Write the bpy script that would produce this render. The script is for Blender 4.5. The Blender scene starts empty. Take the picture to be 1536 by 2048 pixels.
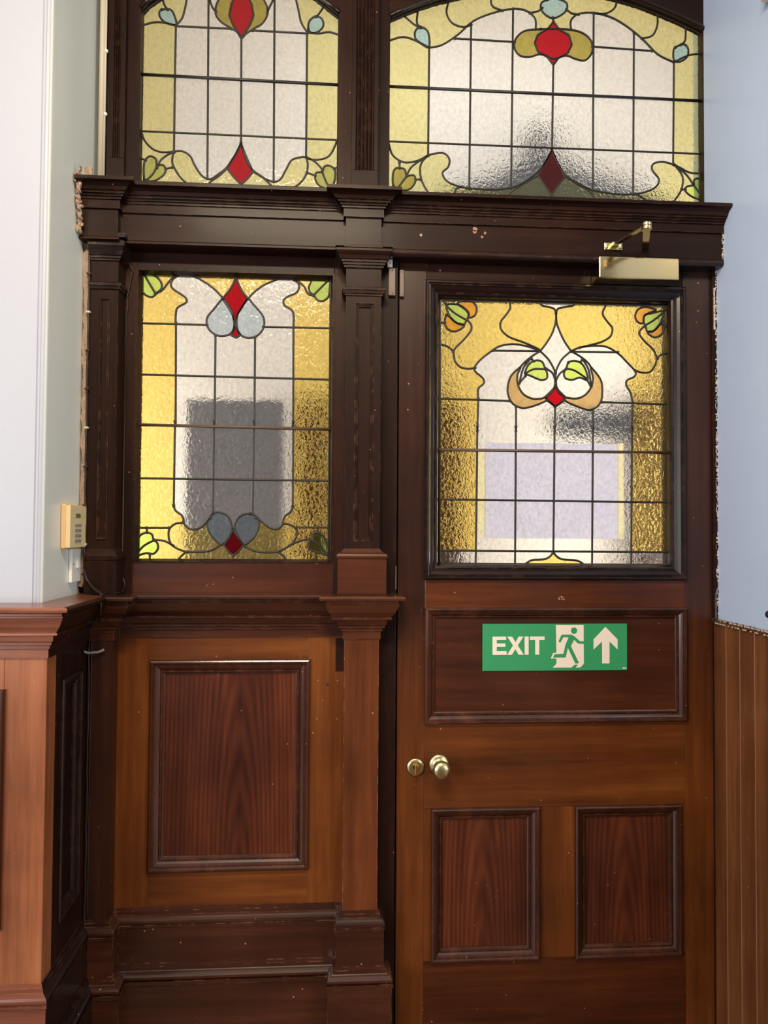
import bpy, bmesh, math, random
from mathutils import Vector, Matrix
from mathutils.geometry import delaunay_2d_cdt, intersect_point_line
random.seed(4)
S = bpy.context.scene
C = S.collection
PI = math.pi

# ------------------------------------------------------------------ camera
F_PX = 1450.0
PITCH, YAW, ROLL = math.radians(1.516), math.radians(-3.762), math.radians(-0.363)
CAM = Vector((0.0, -2.187, 1.6))
def rot_cam():
    cy, sy, cp, sp, cr, sr = math.cos(YAW), math.sin(YAW), math.cos(PITCH), math.sin(PITCH), math.cos(ROLL), math.sin(ROLL)
    base = Matrix(((1, 0, 0), (0, 0, 1), (0, -1, 0)))
    Rr = Matrix(((cr, -sr, 0), (sr, cr, 0), (0, 0, 1)))
    Rx = Matrix(((1, 0, 0), (0, cp, -sp), (0, sp, cp)))
    Rz = Matrix(((cy, -sy, 0), (sy, cy, 0), (0, 0, 1)))
    return Rz @ Rx @ base @ Rr
RC = rot_cam()
cam_d = bpy.data.cameras.new('camera'); cam = bpy.data.objects.new('camera', cam_d); C.objects.link(cam)
S.camera = cam
cam_d.sensor_fit = 'VERTICAL'; cam_d.sensor_height = 24.0; cam_d.lens = 24.0 * F_PX / 2048.0
cam_d.clip_start = 0.02
cam.matrix_world = Matrix.Translation(CAM) @ (RC @ Matrix(((1, 0, 0), (0, -1, 0), (0, 0, -1)))).to_4x4()
def ray(px, py):
    return RC @ Vector((px - 768.0, py - 1024.0, F_PX))
def P(px, py, y=0.0):
    """the point of the plane at depth y (door face = 0) that shows at this pixel"""
    d = ray(px, py); t = (y - CAM.y) / d.y
    return CAM + d * t
def X(px, py, y=0.0): return P(px, py, y).x
def Z(px, py, y=0.0): return P(px, py, y).z
def PX(px, py, x):
    d = ray(px, py); t = (x - CAM.x) / d.x
    return CAM + d * t

# ------------------------------------------------------------------ world, lights, exposure
S.view_settings.view_transform = 'Standard'; S.view_settings.look = 'None'
S.view_settings.gamma = 1.0; S.view_settings.use_curve_mapping = False
S.view_settings.exposure = 0.0
S.cycles.max_bounces = 10; S.cycles.transmission_bounces = 8; S.cycles.diffuse_bounces = 4; S.cycles.glossy_bounces = 4
S.cycles.caustics_reflective = False; S.cycles.caustics_refractive = False
S.cycles.sample_clamp_indirect = 6.0
W_ = bpy.data.worlds.new('world'); S.world = W_; W_.use_nodes = True
wn = W_.node_tree.nodes; wl = W_.node_tree.links
wbg = wn['Background']; wbg.inputs['Strength'].default_value = 0.22
wtc = wn.new('ShaderNodeTexCoord'); wsep = wn.new('ShaderNodeSeparateXYZ'); wrp = wn.new('ShaderNodeValToRGB')
wl.new(wtc.outputs['Generated'], wsep.inputs[0]); wl.new(wsep.outputs['Z'], wrp.inputs[0]); wl.new(wrp.outputs[0], wbg.inputs['Color'])
wrp.color_ramp.elements[0].position = 0.0; wrp.color_ramp.elements[0].color = (.42, .38, .36, 1)
wrp.color_ramp.elements[1].position = 0.6; wrp.color_ramp.elements[1].color = (.95, .96, 1.0, 1)
def area(name, loc, target, sx, sy, power, col):
    L = bpy.data.lights.new(name, 'AREA'); L.shape = 'RECTANGLE'; L.size = sx; L.size_y = sy; L.energy = power; L.color = col
    o = bpy.data.objects.new(name, L); C.objects.link(o); o.location = loc
    o.rotation_euler = (Vector(target) - Vector(loc)).to_track_quat('-Z', 'Y').to_euler()
    return o
area('unseen_west_daylight', (-3.1, -3.5, 1.8), (.5, -.2, 1.1), 2.0, 2.0, 132, (.97, .975, 1.0))  # daylight from an unseen source, set aside so the glass does not mirror it
area('added_east_fill', (3.3, -3.5, 1.8), (-.5, -.2, 1.2), 1.8, 2.0, 92, (1.0, .985, .97))  # added fill to brighten the left return; no window known there
area('ceiling_lamp_light', (-.25, -1.9, 3.3), (0.0, -.1, .5), 1.0, .12, 62, (1.0, .84, .60))
area('hall_added_fill_west', (-1.75, .95, 1.4), (1.0, 1.5, 1.4), 1.0, 2.2, 34, (1.0, .955, .90))  # added side light to brighten the hall wall; no window known
area('hall_added_fill_east', (2.55, .95, 1.4), (-.4, 1.5, 1.4), 1.0, 2.2, 78, (1.0, .96, .90))  # added counterpart from the other side, also without a known window
area('hall_added_paper_fill', (.7, .70, 4.5), (.65, .2, 1.0), 1.4, .3, 18, (.90, .94, 1.0))  # added overhead fill that lights the paper from behind

# ------------------------------------------------------------------ materials
def newmat(name):
    m = bpy.data.materials.new(name); m.use_nodes = True
    return m, m.node_tree.nodes, m.node_tree.links, m.node_tree.nodes['Principled BSDF']
def ramp(n, stops):
    r = n.new('ShaderNodeValToRGB'); e = r.color_ramp.elements
    e[0].position, e[0].color = stops[0][0], (*stops[0][1], 1)
    e[1].position, e[1].color = stops[-1][0], (*stops[-1][1], 1)
    for p, c in stops[1:-1]:
        k = e.new(p); k.color = (*c, 1)
    return r
def hexc(r, g, b):
    f = lambda v: ((v / 255 + .055) / 1.055) ** 2.4 if v > 10 else v / 255 / 12.92
    return (f(r), f(g), f(b))
def mixc(n, l, fac, a, b, mode='MIX'):
    m = n.new('ShaderNodeMix'); m.data_type = 'RGBA'; m.blend_type = mode
    if isinstance(fac, (int, float)): m.inputs[0].default_value = fac
    else: l.new(fac, m.inputs[0])
    for i, v in ((6, a), (7, b)):
        if isinstance(v, tuple): m.inputs[i].default_value = (*v, 1)
        else: l.new(v, m.inputs[i])
    return m.outputs[2]
def wood(name, dark, mid, light, axis='Z', rough=.32, wear=.5, rings=False, seed=0.0, edge=0.0, coat=.5, dark_above=None, centre=(0, 0), spec=.28):
    m, n, l, b = newmat(name)
    tc = n.new('ShaderNodeTexCoord'); mp = n.new('ShaderNodeMapping'); l.new(tc.outputs['Object'], mp.inputs[0])
    mp.inputs['Location'].default_value = (seed, seed * 1.7, seed * .3)
    sc = {'Z': (1, 1, .055), 'X': (.055, 1, 1), 'Y': (1, .055, 1)}[axis]
    mp.inputs['Scale'].default_value = sc
    g = n.new('ShaderNodeTexNoise'); g.inputs['Scale'].default_value = 55; g.inputs['Detail'].default_value = 7; g.inputs['Roughness'].default_value = .62
    l.new(mp.outputs[0], g.inputs[0])
    g2 = n.new('ShaderNodeTexNoise'); g2.inputs['Scale'].default_value = 9; g2.inputs['Detail'].default_value = 4; g2.inputs['Distortion'].default_value = .6
    l.new(mp.outputs[0], g2.inputs[0])
    big = n.new('ShaderNodeTexNoise'); big.inputs['Scale'].default_value = 3.2; big.inputs['Detail'].default_value = 3
    l.new(tc.outputs['Object'], big.inputs[0])
    a1 = n.new('ShaderNodeMath'); a1.operation = 'MULTIPLY_ADD'; l.new(g.outputs[0], a1.inputs[0]); a1.inputs[1].default_value = .30
    a2 = n.new('ShaderNodeMath'); a2.operation = 'MULTIPLY_ADD'; l.new(g2.outputs[0], a2.inputs[0]); a2.inputs[1].default_value = .45
    a3 = n.new('ShaderNodeMath'); a3.operation = 'MULTIPLY'; l.new(big.outputs[0], a3.inputs[0]); a3.inputs[1].default_value = .30
    l.new(a3.outputs[0], a2.inputs[2]); l.new(a2.outputs[0], a1.inputs[2])
    src = a1.outputs[0]
    if rings:   # cathedral figure: long oval growth rings round a centre
        wv = n.new('ShaderNodeTexWave'); wv.wave_type = 'RINGS'; wv.rings_direction = 'SPHERICAL'
        sb_ = n.new('ShaderNodeVectorMath'); sb_.operation = 'SUBTRACT'; l.new(tc.outputs['Object'], sb_.inputs[0]); sb_.inputs[1].default_value = (centre[0], 0, centre[1])
        mu_ = n.new('ShaderNodeVectorMath'); mu_.operation = 'MULTIPLY'; l.new(sb_.outputs[0], mu_.inputs[0]); mu_.inputs[1].default_value = (1, 1, .085)
        l.new(mu_.outputs[0], wv.inputs[0]); wv.inputs['Scale'].default_value = 24; wv.inputs['Distortion'].default_value = 4.5
        wv.inputs['Detail'].default_value = 2; wv.inputs['Detail Scale'].default_value = .5
        a4 = n.new('ShaderNodeMath'); a4.operation = 'MULTIPLY_ADD'; l.new(wv.outputs[1], a4.inputs[0]); a4.inputs[1].default_value = -.085; l.new(src, a4.inputs[2])
        a5 = n.new('ShaderNodeMath'); a5.operation = 'ADD'; l.new(a4.outputs[0], a5.inputs[0]); a5.inputs[1].default_value = .042
        src = a5.outputs[0]
    rp = ramp(n, [(.36, dark), (.53, mid), (.70, light)]); l.new(src, rp.inputs[0])
    col = rp.outputs[0]
    if dark_above:   # darker colours above a height, with a ragged edge
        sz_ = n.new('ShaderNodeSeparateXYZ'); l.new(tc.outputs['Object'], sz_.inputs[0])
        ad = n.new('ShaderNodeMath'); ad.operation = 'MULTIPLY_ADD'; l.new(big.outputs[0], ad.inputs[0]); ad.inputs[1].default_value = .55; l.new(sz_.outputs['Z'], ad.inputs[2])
        mr = n.new('ShaderNodeMapRange'); l.new(ad.outputs[0], mr.inputs[0]); mr.inputs[1].default_value = dark_above[0]; mr.inputs[2].default_value = dark_above[1]
        rp2 = ramp(n, [(.36, dark_above[2][0]), (.53, dark_above[2][1]), (.70, dark_above[2][2])]); l.new(src, rp2.inputs[0])
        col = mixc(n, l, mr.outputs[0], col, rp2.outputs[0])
    # pale chips and scratches of the varnish
    v = n.new('ShaderNodeTexVoronoi'); v.inputs['Scale'].default_value = 26; l.new(tc.outputs['Object'], v.inputs[0])
    vr = ramp(n, [(.0, (1, 1, 1)), (.045, (1, 1, 1)), (.065, (0, 0, 0))]); l.new(v.outputs['Distance'], vr.inputs[0])
    ng = n.new('ShaderNodeTexNoise'); ng.inputs['Scale'].default_value = 7; ng.inputs['Detail'].default_value = 2; l.new(tc.outputs['Object'], ng.inputs[0])
    nr = ramp(n, [(.50, (0, 0, 0)), (.56, (1, 1, 1))]); l.new(ng.outputs[0], nr.inputs[0])
    mm = n.new('ShaderNodeMath'); mm.operation = 'MULTIPLY'; l.new(vr.outputs[0], mm.inputs[0]); l.new(nr.outputs[0], mm.inputs[1])
    mk = n.new('ShaderNodeMath'); mk.operation = 'MULTIPLY'; l.new(mm.outputs[0], mk.inputs[0]); mk.inputs[1].default_value = wear
    col = mixc(n, l, mk.outputs[0], col, hexc(190, 130, 95))
    # long scratches
    mp3 = n.new('ShaderNodeMapping'); l.new(tc.outputs['Object'], mp3.inputs[0]); mp3.inputs['Rotation'].default_value = (.2, .75, .1); mp3.inputs['Scale'].default_value = (1, 1, .09)
    v3 = n.new('ShaderNodeTexVoronoi'); v3.inputs['Scale'].default_value = 38; l.new(mp3.outputs[0], v3.inputs[0])
    r3 = ramp(n, [(.0, (1, 1, 1)), (.012, (1, 1, 1)), (.03, (0, 0, 0))]); l.new(v3.outputs['Distance'], r3.inputs[0])
    m3 = n.new('ShaderNodeMath'); m3.operation = 'MULTIPLY'; l.new(r3.outputs[0], m3.inputs[0]); l.new(nr.outputs[0], m3.inputs[1])
    k3 = n.new('ShaderNodeMath'); k3.operation = 'MULTIPLY'; l.new(m3.outputs[0], k3.inputs[0]); k3.inputs[1].default_value = wear * .7
    col = mixc(n, l, k3.outputs[0], col, hexc(176, 118, 84))
    if edge > 0:
        bv = n.new('ShaderNodeBevel'); bv.samples = 4; bv.inputs['Radius'].default_value = .005 if edge > .9 else .002
        geo = n.new('ShaderNodeNewGeometry'); dt = n.new('ShaderNodeVectorMath'); dt.operation = 'DOT_PRODUCT'
        l.new(bv.outputs[0], dt.inputs[0]); l.new(geo.outputs['Normal'], dt.inputs[1])
        er = ramp(n, [(.80, (1, 1, 1)), (.97, (0, 0, 0))]); l.new(dt.outputs['Value'], er.inputs[0])
        en = n.new('ShaderNodeTexNoise'); en.inputs['Scale'].default_value = 34; en.inputs['Detail'].default_value = 5; l.new(tc.outputs['Object'], en.inputs[0])
        e2 = ramp(n, [(.50, (0, 0, 0)), (.60, (1, 1, 1))]); l.new(en.outputs[0], e2.inputs[0])
        em = n.new('ShaderNodeMath'); em.operation = 'MULTIPLY'; l.new(er.outputs[0], em.inputs[0]); l.new(e2.outputs[0], em.inputs[1])
        ek = n.new('ShaderNodeMath'); ek.operation = 'MULTIPLY'; l.new(em.outputs[0], ek.inputs[0]); ek.inputs[1].default_value = edge
        col = mixc(n, l, ek.outputs[0], col, hexc(176, 128, 92))
    l.new(col, b.inputs['Base Color'])
    b.inputs['Roughness'].default_value = rough; b.inputs['Coat Weight'].default_value = min(1, coat * .35); b.inputs['Coat Roughness'].default_value = .2; b.inputs['Specular IOR Level'].default_value = spec
    bp = n.new('ShaderNodeBump'); bp.inputs['Strength'].default_value = .18; bp.inputs['Distance'].default_value = .002
    l.new(src, bp.inputs['Height']); l.new(bp.outputs[0], b.inputs['Normal'])
    return m
def plain(name, col, rough=.5, metal=0.0, coat=0.0, bump=0.0, bscale=60, var=0.0):
    m, n, l, b = newmat(name)
    b.inputs['Roughness'].default_value = rough; b.inputs['Metallic'].default_value = metal; b.inputs['Coat Weight'].default_value = coat
    b.inputs['Base Color'].default_value = (*col, 1)
    tc = n.new('ShaderNodeTexCoord'); ns = n.new('ShaderNodeTexNoise'); ns.inputs['Scale'].default_value = bscale; ns.inputs['Detail'].default_value = 5
    l.new(tc.outputs['Object'], ns.inputs[0])
    if var > 0:
        l.new(mixc(n, l, ns.outputs[0], tuple(c * (1 - var) for c in col), tuple(min(1, c * (1 + var)) for c in col)), b.inputs['Base Color'])
    if bump > 0:
        bp = n.new('ShaderNodeBump'); bp.inputs['Strength'].default_value = bump; bp.inputs['Distance'].default_value = .004
        l.new(ns.outputs[0], bp.inputs['Height']); l.new(bp.outputs[0], b.inputs['Normal'])
    return m
def glass(name, col, rough=.04, bump=.5, scale=105, dist=.0022):
    m, n, l, b = newmat(name)
    b.inputs['Base Color'].default_value = (*col, 1); b.inputs['Transmission Weight'].default_value = 1.0
    b.inputs['Roughness'].default_value = rough; b.inputs['IOR'].default_value = 1.45
    tc = n.new('ShaderNodeTexCoord'); mp = n.new('ShaderNodeMapping'); l.new(tc.outputs['Object'], mp.inputs[0]); mp.inputs['Scale'].default_value = (1, 1, .75)
    ns = n.new('ShaderNodeTexNoise'); ns.inputs['Scale'].default_value = scale; ns.inputs['Detail'].default_value = 2; ns.inputs['Distortion'].default_value = .7
    l.new(mp.outputs[0], ns.inputs[0])
    vr = ramp(n, [(.34, tuple(c * .86 for c in col)), (.5, tuple(c * .95 for c in col)), (.62, col)]); l.new(ns.outputs[0], vr.inputs[0]); l.new(vr.outputs[0], b.inputs['Base Color'])
    bp = n.new('ShaderNodeBump'); bp.inputs['Strength'].default_value = bump; bp.inputs['Distance'].default_value = dist
    l.new(ns.outputs[0], bp.inputs['Height']); l.new(bp.outputs[0], b.inputs['Normal'])
    return m

M = {}
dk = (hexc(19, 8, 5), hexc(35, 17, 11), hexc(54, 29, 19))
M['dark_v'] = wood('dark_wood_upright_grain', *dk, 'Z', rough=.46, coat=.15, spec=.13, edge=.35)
M['dark_h'] = wood('dark_wood_level_grain', *dk, 'X', rough=.46, coat=.15, spec=.13, edge=.35, wear=.7)
M['black_h'] = wood('blackened_moulding_wood', hexc(16, 9, 9), hexc(30, 17, 15), hexc(44, 26, 22), 'X', rough=.28, edge=.4)
md = (hexc(46, 20, 10), hexc(80, 38, 17), hexc(112, 58, 27))
M['mid_v'] = wood('brown_wood_upright_grain', *md, 'Z', rough=.33, wear=.8, seed=2)
M['mid_h'] = wood('brown_wood_level_grain', *md, 'X', rough=.33, wear=.8, seed=2)
M['mid_moulding'] = wood('brown_moulding_wood', hexc(34, 15, 9), hexc(62, 30, 18), hexc(92, 50, 30), 'Z', rough=.26, wear=.6, edge=.3, seed=3, coat=2.6)
wd = (hexc(62, 30, 12), hexc(100, 52, 20), hexc(130, 76, 32))
M['stile_v'] = wood('varnished_stile_wood', *wd, 'Z', rough=.33, wear=.9, seed=1, dark_above=(1.15, 1.75, (hexc(32, 15, 10), hexc(54, 28, 18), hexc(78, 44, 26))))
M['warm_v'] = wood('amber_brown_wood_upright_grain', *wd, 'Z', rough=.35, wear=.8, seed=5)
M['warm_h'] = wood('amber_brown_wood_level_grain', *wd, 'X', rough=.35, wear=.8, seed=5)
M['pilaster'] = wood('worn_pilaster_wood', hexc(66, 32, 15), hexc(100, 52, 26), hexc(130, 75, 41), 'Z', rough=.36, wear=1, edge=1.0, seed=6)
M['base'] = wood('plinth_wood', hexc(32, 14, 9), hexc(58, 28, 17), hexc(84, 46, 28), 'X', rough=.24, wear=.9, edge=.6, seed=3, coat=3)
M['brown_v'] = wood('deep_brown_upright_wood', hexc(30, 14, 10), hexc(52, 27, 18), hexc(74, 42, 28), 'Z', rough=.4, seed=4)
M['dado'] = wood('dado_rail_wood', hexc(36, 16, 9), hexc(63, 30, 17), hexc(88, 46, 27), 'X', rough=.25, wear=.5, edge=.5, coat=2.4)
M['panel'] = wood('red_brown_panel_wood', hexc(42, 17, 10), hexc(74, 34, 20), hexc(104, 52, 30), 'Z', rough=.33, wear=.5, rings=True, seed=.33, centre=(.02, -.05))
M['panel_left'] = wood('flame_figured_panel_wood', hexc(42, 17, 10), hexc(76, 36, 22), hexc(106, 54, 31), 'Z', rough=.33, wear=.5, rings=True, seed=.7, centre=(-.228, .12))
M['panel_right'] = wood('pointed_figured_panel_wood', hexc(42, 17, 10), hexc(76, 36, 22), hexc(106, 54, 31), 'Z', rough=.33, wear=.5, rings=True, seed=.9, centre=(.215, .10))
M['panel_h'] = wood('red_brown_level_panel_wood', hexc(40, 18, 10), hexc(66, 32, 18), hexc(88, 46, 27), 'X', rough=.33, wear=.5, seed=.33)
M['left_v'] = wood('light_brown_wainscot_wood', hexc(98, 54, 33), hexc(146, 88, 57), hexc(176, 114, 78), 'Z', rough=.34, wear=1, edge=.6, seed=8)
M['left_h'] = wood('light_brown_cap_wood', hexc(84, 42, 30), hexc(118, 68, 50), hexc(146, 92, 70), 'X', rough=.26, wear=.8, edge=.6, seed=8)
M['board'] = wood('matchboard_wood', hexc(72, 38, 20), hexc(102, 60, 34), hexc(132, 84, 50), 'Z', rough=.33, wear=1, edge=.3, seed=9)
M['wall'] = plain('white_wall_paint', hexc(168, 170, 180), .45, bump=.12, bscale=45, var=.02)
M['wall_grey'] = plain('pale_grey_green_gloss_paint', hexc(216, 221, 216), .35, bump=.08, bscale=30, var=.02)
M['wall_blue'] = plain('pale_blue_wall_paint', hexc(184, 202, 232), .3, bump=.12, bscale=12, var=.03)
M['hall_wall'] = plain('cream_hall_paint', hexc(240, 236, 230), .6, bump=.05, var=.02)
M['ceiling'] = plain('ceiling_paint', hexc(235, 235, 232), .8, bump=.05)
M['floor'] = wood('floor_boards', hexc(66, 42, 26), hexc(98, 66, 42), hexc(126, 88, 58), 'Y', rough=.4)
M['lead'] = plain('grey_black_lead', hexc(52, 48, 42), .45, metal=.5, bump=.3, bscale=300, var=.2)
M['black_bar'] = plain('black_painted_bar', hexc(26, 24, 22), .4, bump=.2, bscale=200)
M['brown_bar'] = plain('brown_painted_bar', hexc(82, 62, 46), .4, bump=.2, bscale=200)
M['brass'] = plain('polished_pale_brass', hexc(204, 184, 138), .14, metal=1.0, var=.03, bscale=20)
M['old_brass'] = plain('tarnished_brass', hexc(206, 192, 142), .33, metal=1.0, bump=.06, bscale=40, var=.12)
M['gold'] = plain('bright_brass', hexc(240, 205, 110), .12, metal=1.0)
M['steel'] = plain('painted_hinge_steel', hexc(112, 104, 98), .35, metal=.6, bump=.3, bscale=160, var=.4)
M['paintchip'] = plain('flaking_cream_paint', hexc(200, 186, 172), .7, bump=.8, bscale=120, var=.25)
M['plaster'] = plain('rough_plaster_filler', hexc(168, 142, 122), .9, bump=1, bscale=110, var=.35)
M['green'] = plain('exit_sign_green', hexc(54, 150, 96), .35, var=.03)
M['signwhite'] = plain('exit_sign_cream', hexc(240, 226, 208), .4)
M['keypad'] = plain('yellowed_plastic', hexc(226, 206, 160), .4, var=.03)
M['keypad_side'] = plain('yellowed_plastic_side', hexc(218, 178, 128), .45)
M['key'] = plain('grey_rubber_keys', hexc(120, 118, 116), .6)
M['display'] = plain('grey_green_display', hexc(112, 116, 84), .2)
M['white'] = plain('white_plastic', hexc(232, 232, 226), .35)
M['black'] = plain('black_hole', hexc(12, 10, 9), .6)
M['brown_plastic'] = plain('brown_plastic', hexc(98, 78, 68), .4)
M['cable_dark'] = plain('dark_painted_cable', hexc(40, 28, 24), .4)
M['cable_cream'] = plain('cream_painted_cable', hexc(196, 186, 168), .45)
M['hall_dark'] = plain('dark_slate_paint', hexc(52, 58, 66), .6)
M['hall_brown'] = plain('dark_brown_hall_wood', hexc(58, 34, 20), .5, var=.2)
GL = {
 'clear': glass('clear_rippled_glass', hexc(250, 247, 240), .05, .55),
 'amber': glass('amber_rippled_glass', hexc(252, 222, 124), .05, 1.0),
 'yellow': glass('pale_yellow_rippled_glass', hexc(240, 232, 168), .06, .45),
 'red': glass('ruby_red_glass', hexc(196, 14, 30), .08, .1),
 'leaf': glass('leaf_green_glass', hexc(216, 238, 120), .1, .3, 60),
 'olive': glass('olive_glass', hexc(190, 176, 88), .1, .2, 60),
 'olive_leaf': glass('olive_leaf_glass', hexc(200, 200, 110), .1, .2, 60),
 'blue': glass('pale_blue_grey_glass', hexc(205, 218, 226), .12, .5),
 'aqua': glass('pale_aqua_glass', hexc(190, 222, 220), .12, .5),
 'orange': glass('orange_glass', hexc(250, 180, 70), .08, .2, 60),
 'tan': glass('tan_brown_glass', hexc(214, 180, 120), .1, .2, 60),
}
def paper_mat(name, ca, cb):
    m, n, l, b = newmat(name)
    n.remove(b); out = n['Material Output']
    d = n.new('ShaderNodeBsdfDiffuse'); t = n.new('ShaderNodeBsdfTranslucent'); mx = n.new('ShaderNodeMixShader')
    tc = n.new('ShaderNodeTexCoord'); ns = n.new('ShaderNodeTexNoise'); ns.inputs['Scale'].default_value = 14; ns.inputs['Detail'].default_value = 6
    l.new(tc.outputs['Object'], ns.inputs[0])
    c = mixc(n, l, ns.outputs[0], ca, cb)
    l.new(c, d.inputs[0]); l.new(c, t.inputs[0]); mx.inputs[0].default_value = .93
    l.new(d.outputs[0], mx.inputs[1]); l.new(t.outputs[0], mx.inputs[2]); l.new(mx.outputs[0], out.inputs[0])
    return m
M['paper'] = paper_mat('backlit_notice_paper', hexc(230, 231, 246), hexc(242, 243, 254))
M['hall_grey'] = paper_mat('grey_card', hexc(166, 166, 170), hexc(178, 177, 181))
M['tape'] = paper_mat('cream_sticky_tape', hexc(246, 244, 216), hexc(252, 250, 228))
M['bead'] = plain('bead_sheen_and_filler', hexc(156, 112, 94), .35)  # sheen on the board beads put into the colour; also fills holes

# ------------------------------------------------------------------ object helpers
def tag(o, label=None, cat=None, group=None, kind=None):
    if label: o['label'] = label
    if cat: o['category'] = cat
    if group: o['group'] = group
    if kind: o['kind'] = kind
    return o
def root(name, loc, label=None, cat=None, group=None, kind=None):
    o = bpy.data.objects.new(name, None); C.objects.link(o); o.location = loc; o.empty_display_size = .05
    tag(o, label, cat, group, kind)
    o['_loc'] = list(loc)
    return o
def wloc(o):
    v = Vector((0, 0, 0))
    while o: v += Vector(o.location); o = o.parent
    return v
def build(name, bm, mat, parent=None, smooth=False, bevel=0.0, origin=None, recalc=True):
    if recalc: bmesh.ops.recalc_face_normals(bm, faces=bm.faces[:])
    off = wloc(parent) if parent else Vector((0, 0, 0))
    loc = Vector(origin) - off if origin is not None else Vector((0, 0, 0))
    bmesh.ops.translate(bm, vec=-(off + loc), verts=bm.verts[:])
    me = bpy.data.meshes.new(name); bm.to_mesh(me); bm.free()
    mats = mat if isinstance(mat, (list, tuple)) else [mat]
    for m in mats: me.materials.append(m)
    if smooth:
        for p in me.polygons: p.use_smooth = True
    o = bpy.data.objects.new(name, me); C.objects.link(o); o.location = loc
    if parent: o.parent = parent
    if bevel > 0:
        md_ = o.modifiers.new('bevel', 'BEVEL'); md_.width = bevel; md_.segments = 2; md_.limit_method = 'ANGLE'; md_.angle_limit = math.radians(40)
    return o
def box(bm, x0, x1, y0, y1, z0, z1, mi=0):
    vs = [bm.verts.new((x, y, z)) for z in (z0, z1) for y in (y0, y1) for x in (x0, x1)]
    for f in ((0, 1, 3, 2), (4, 6, 7, 5), (0, 4, 5, 1), (2, 3, 7, 6), (0, 2, 6, 4), (1, 5, 7, 3)):
        fc = bm.faces.new([vs[i] for i in f]); fc.material_index = mi
    return vs
def abox(name, b, mat, parent=None, bevel=.0015, **k):
    bm = bmesh.new(); box(bm, *b); return build(name, bm, mat, parent, bevel=bevel, **k)
def sweep(bm, path, prof, closed_prof=True, before=None, after=None):
    """sweep a profile [(out, z)] along a plan path [(x, y)], mitred; out goes to the right-hand side of the path"""
    n = len(path); cols = []
    def nrm(a, b):
        d = Vector((b[0] - a[0], b[1] - a[1])).normalized(); return Vector((d.y, -d.x))
    for i, p in enumerate(path):
        ns = []
        if i > 0: ns.append(nrm(path[i - 1], p))
        elif before: ns.append(nrm(before, p))
        if i < n - 1: ns.append(nrm(p, path[i + 1]))
        elif after: ns.append(nrm(p, after))
        if len(ns) == 2:
            m = (ns[0] + ns[1]).normalized(); m = m / max(.25, m.dot(ns[0]))
        else: m = ns[0]
        cols.append([bm.verts.new((p[0] + m.x * o, p[1] + m.y * o, z)) for o, z in prof])
    k = len(prof)
    for i in range(n - 1):
        for j in range(k if closed_prof else k - 1):
            a, b_ = cols[i], cols[i + 1]
            bm.faces.new((a[j], a[(j + 1) % k], b_[(j + 1) % k], b_[j]))
    if closed_prof:
        bm.faces.new(cols[0]); bm.faces.new(cols[-1][::-1])
FRONT = lambda u, w, v: (u, w, v)
def rect_frame(bm, u0, u1, v0, v1, prof, mp=FRONT):
    """mitred rectangular moulding: prof = [(inset, depth)], closed loop"""
    rings = []
    for i, w in prof:
        rings.append([bm.verts.new(mp(*q)) for q in ((u0 + i, w, v0 + i), (u1 - i, w, v0 + i), (u1 - i, w, v1 - i), (u0 + i, w, v1 - i))])
    k = len(rings)
    for a in range(k):
        A, B = rings[a], rings[(a + 1) % k]
        for j in range(4):
            bm.faces.new((A[j], A[(j + 1) % 4], B[(j + 1) % 4], B[j]))
def tube(bm, pts, r, seg=6, ry=None, cap=True):
    pts = [Vector(p) for p in pts]; rings = []
    ry = ry or r
    prev = None
    for i, p in enumerate(pts):
        if i == 0: t = pts[1] - p
        elif i == len(pts) - 1: t = p - pts[i - 1]
        else: t = (pts[i + 1] - p).normalized() + (p - pts[i - 1]).normalized()
        if t.length < 1e-9: t = Vector((0, 0, 1))
        t.normalize()
        up = Vector((0, 1, 0)) if abs(t.y) < .9 else Vector((1, 0, 0))
        s = t.cross(up).normalized(); u = s.cross(t).normalized()
        rings.append([bm.verts.new(p + s * (r * math.cos(2 * PI * k / seg)) + u * (ry * math.sin(2 * PI * k / seg))) for k in range(seg)])
    for a, b_ in zip(rings, rings[1:]):
        for k in range(seg):
            bm.faces.new((a[k], a[(k + 1) % seg], b_[(k + 1) % seg], b_[k]))
    if cap:
        bm.faces.new(rings[0][::-1]); bm.faces.new(rings[-1])
def lathe(bm, prof, c, axis='Y', seg=32):
    """prof [(r, h)] revolved; h runs along -Y (out of the door) or along Z"""
    rings = []
    for r, h in prof:
        ring = []
        for k in range(seg):
            a = 2 * PI * k / seg
            if axis == 'Y': v = (c[0] + r * math.cos(a), c[1] - h, c[2] + r * math.sin(a))
            elif axis == 'X': v = (c[0] + h, c[1] + r * math.cos(a), c[2] + r * math.sin(a))
            else: v = (c[0] + r * math.cos(a), c[1] + r * math.sin(a), c[2] + h)
            ring.append(bm.verts.new(v))
        rings.append(ring)
    for a, b_ in zip(rings, rings[1:]):
        for k in range(seg): bm.faces.new((a[k], a[(k + 1) % seg], b_[(k + 1) % seg], b_[k]))
    bm.faces.new(rings[0]); bm.faces.new(rings[-1])
def catmull(pts, closed=False, sub=4):
    if len(pts) < 3: return list(pts)
    n = len(pts); out = []
    rng = n if closed else n - 1
    for i in range(rng):
        g = lambda k: Vector(pts[k % n]) if closed else Vector(pts[min(max(k, 0), n - 1)])
        p0, p1, p2, p3 = g(i - 1), g(i), g(i + 1), g(i + 2)
        for s in range(sub):
            t = s / sub
            q = .5 * ((2 * p1) + (p2 - p0) * t + (2 * p0 - 5 * p1 + 4 * p2 - p3) * t * t + (3 * p1 - p0 - 3 * p2 + p3) * t ** 3)
            out.append((q.x, q.y))
    if not closed: out.append(tuple(pts[-1]))
    return out
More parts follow.
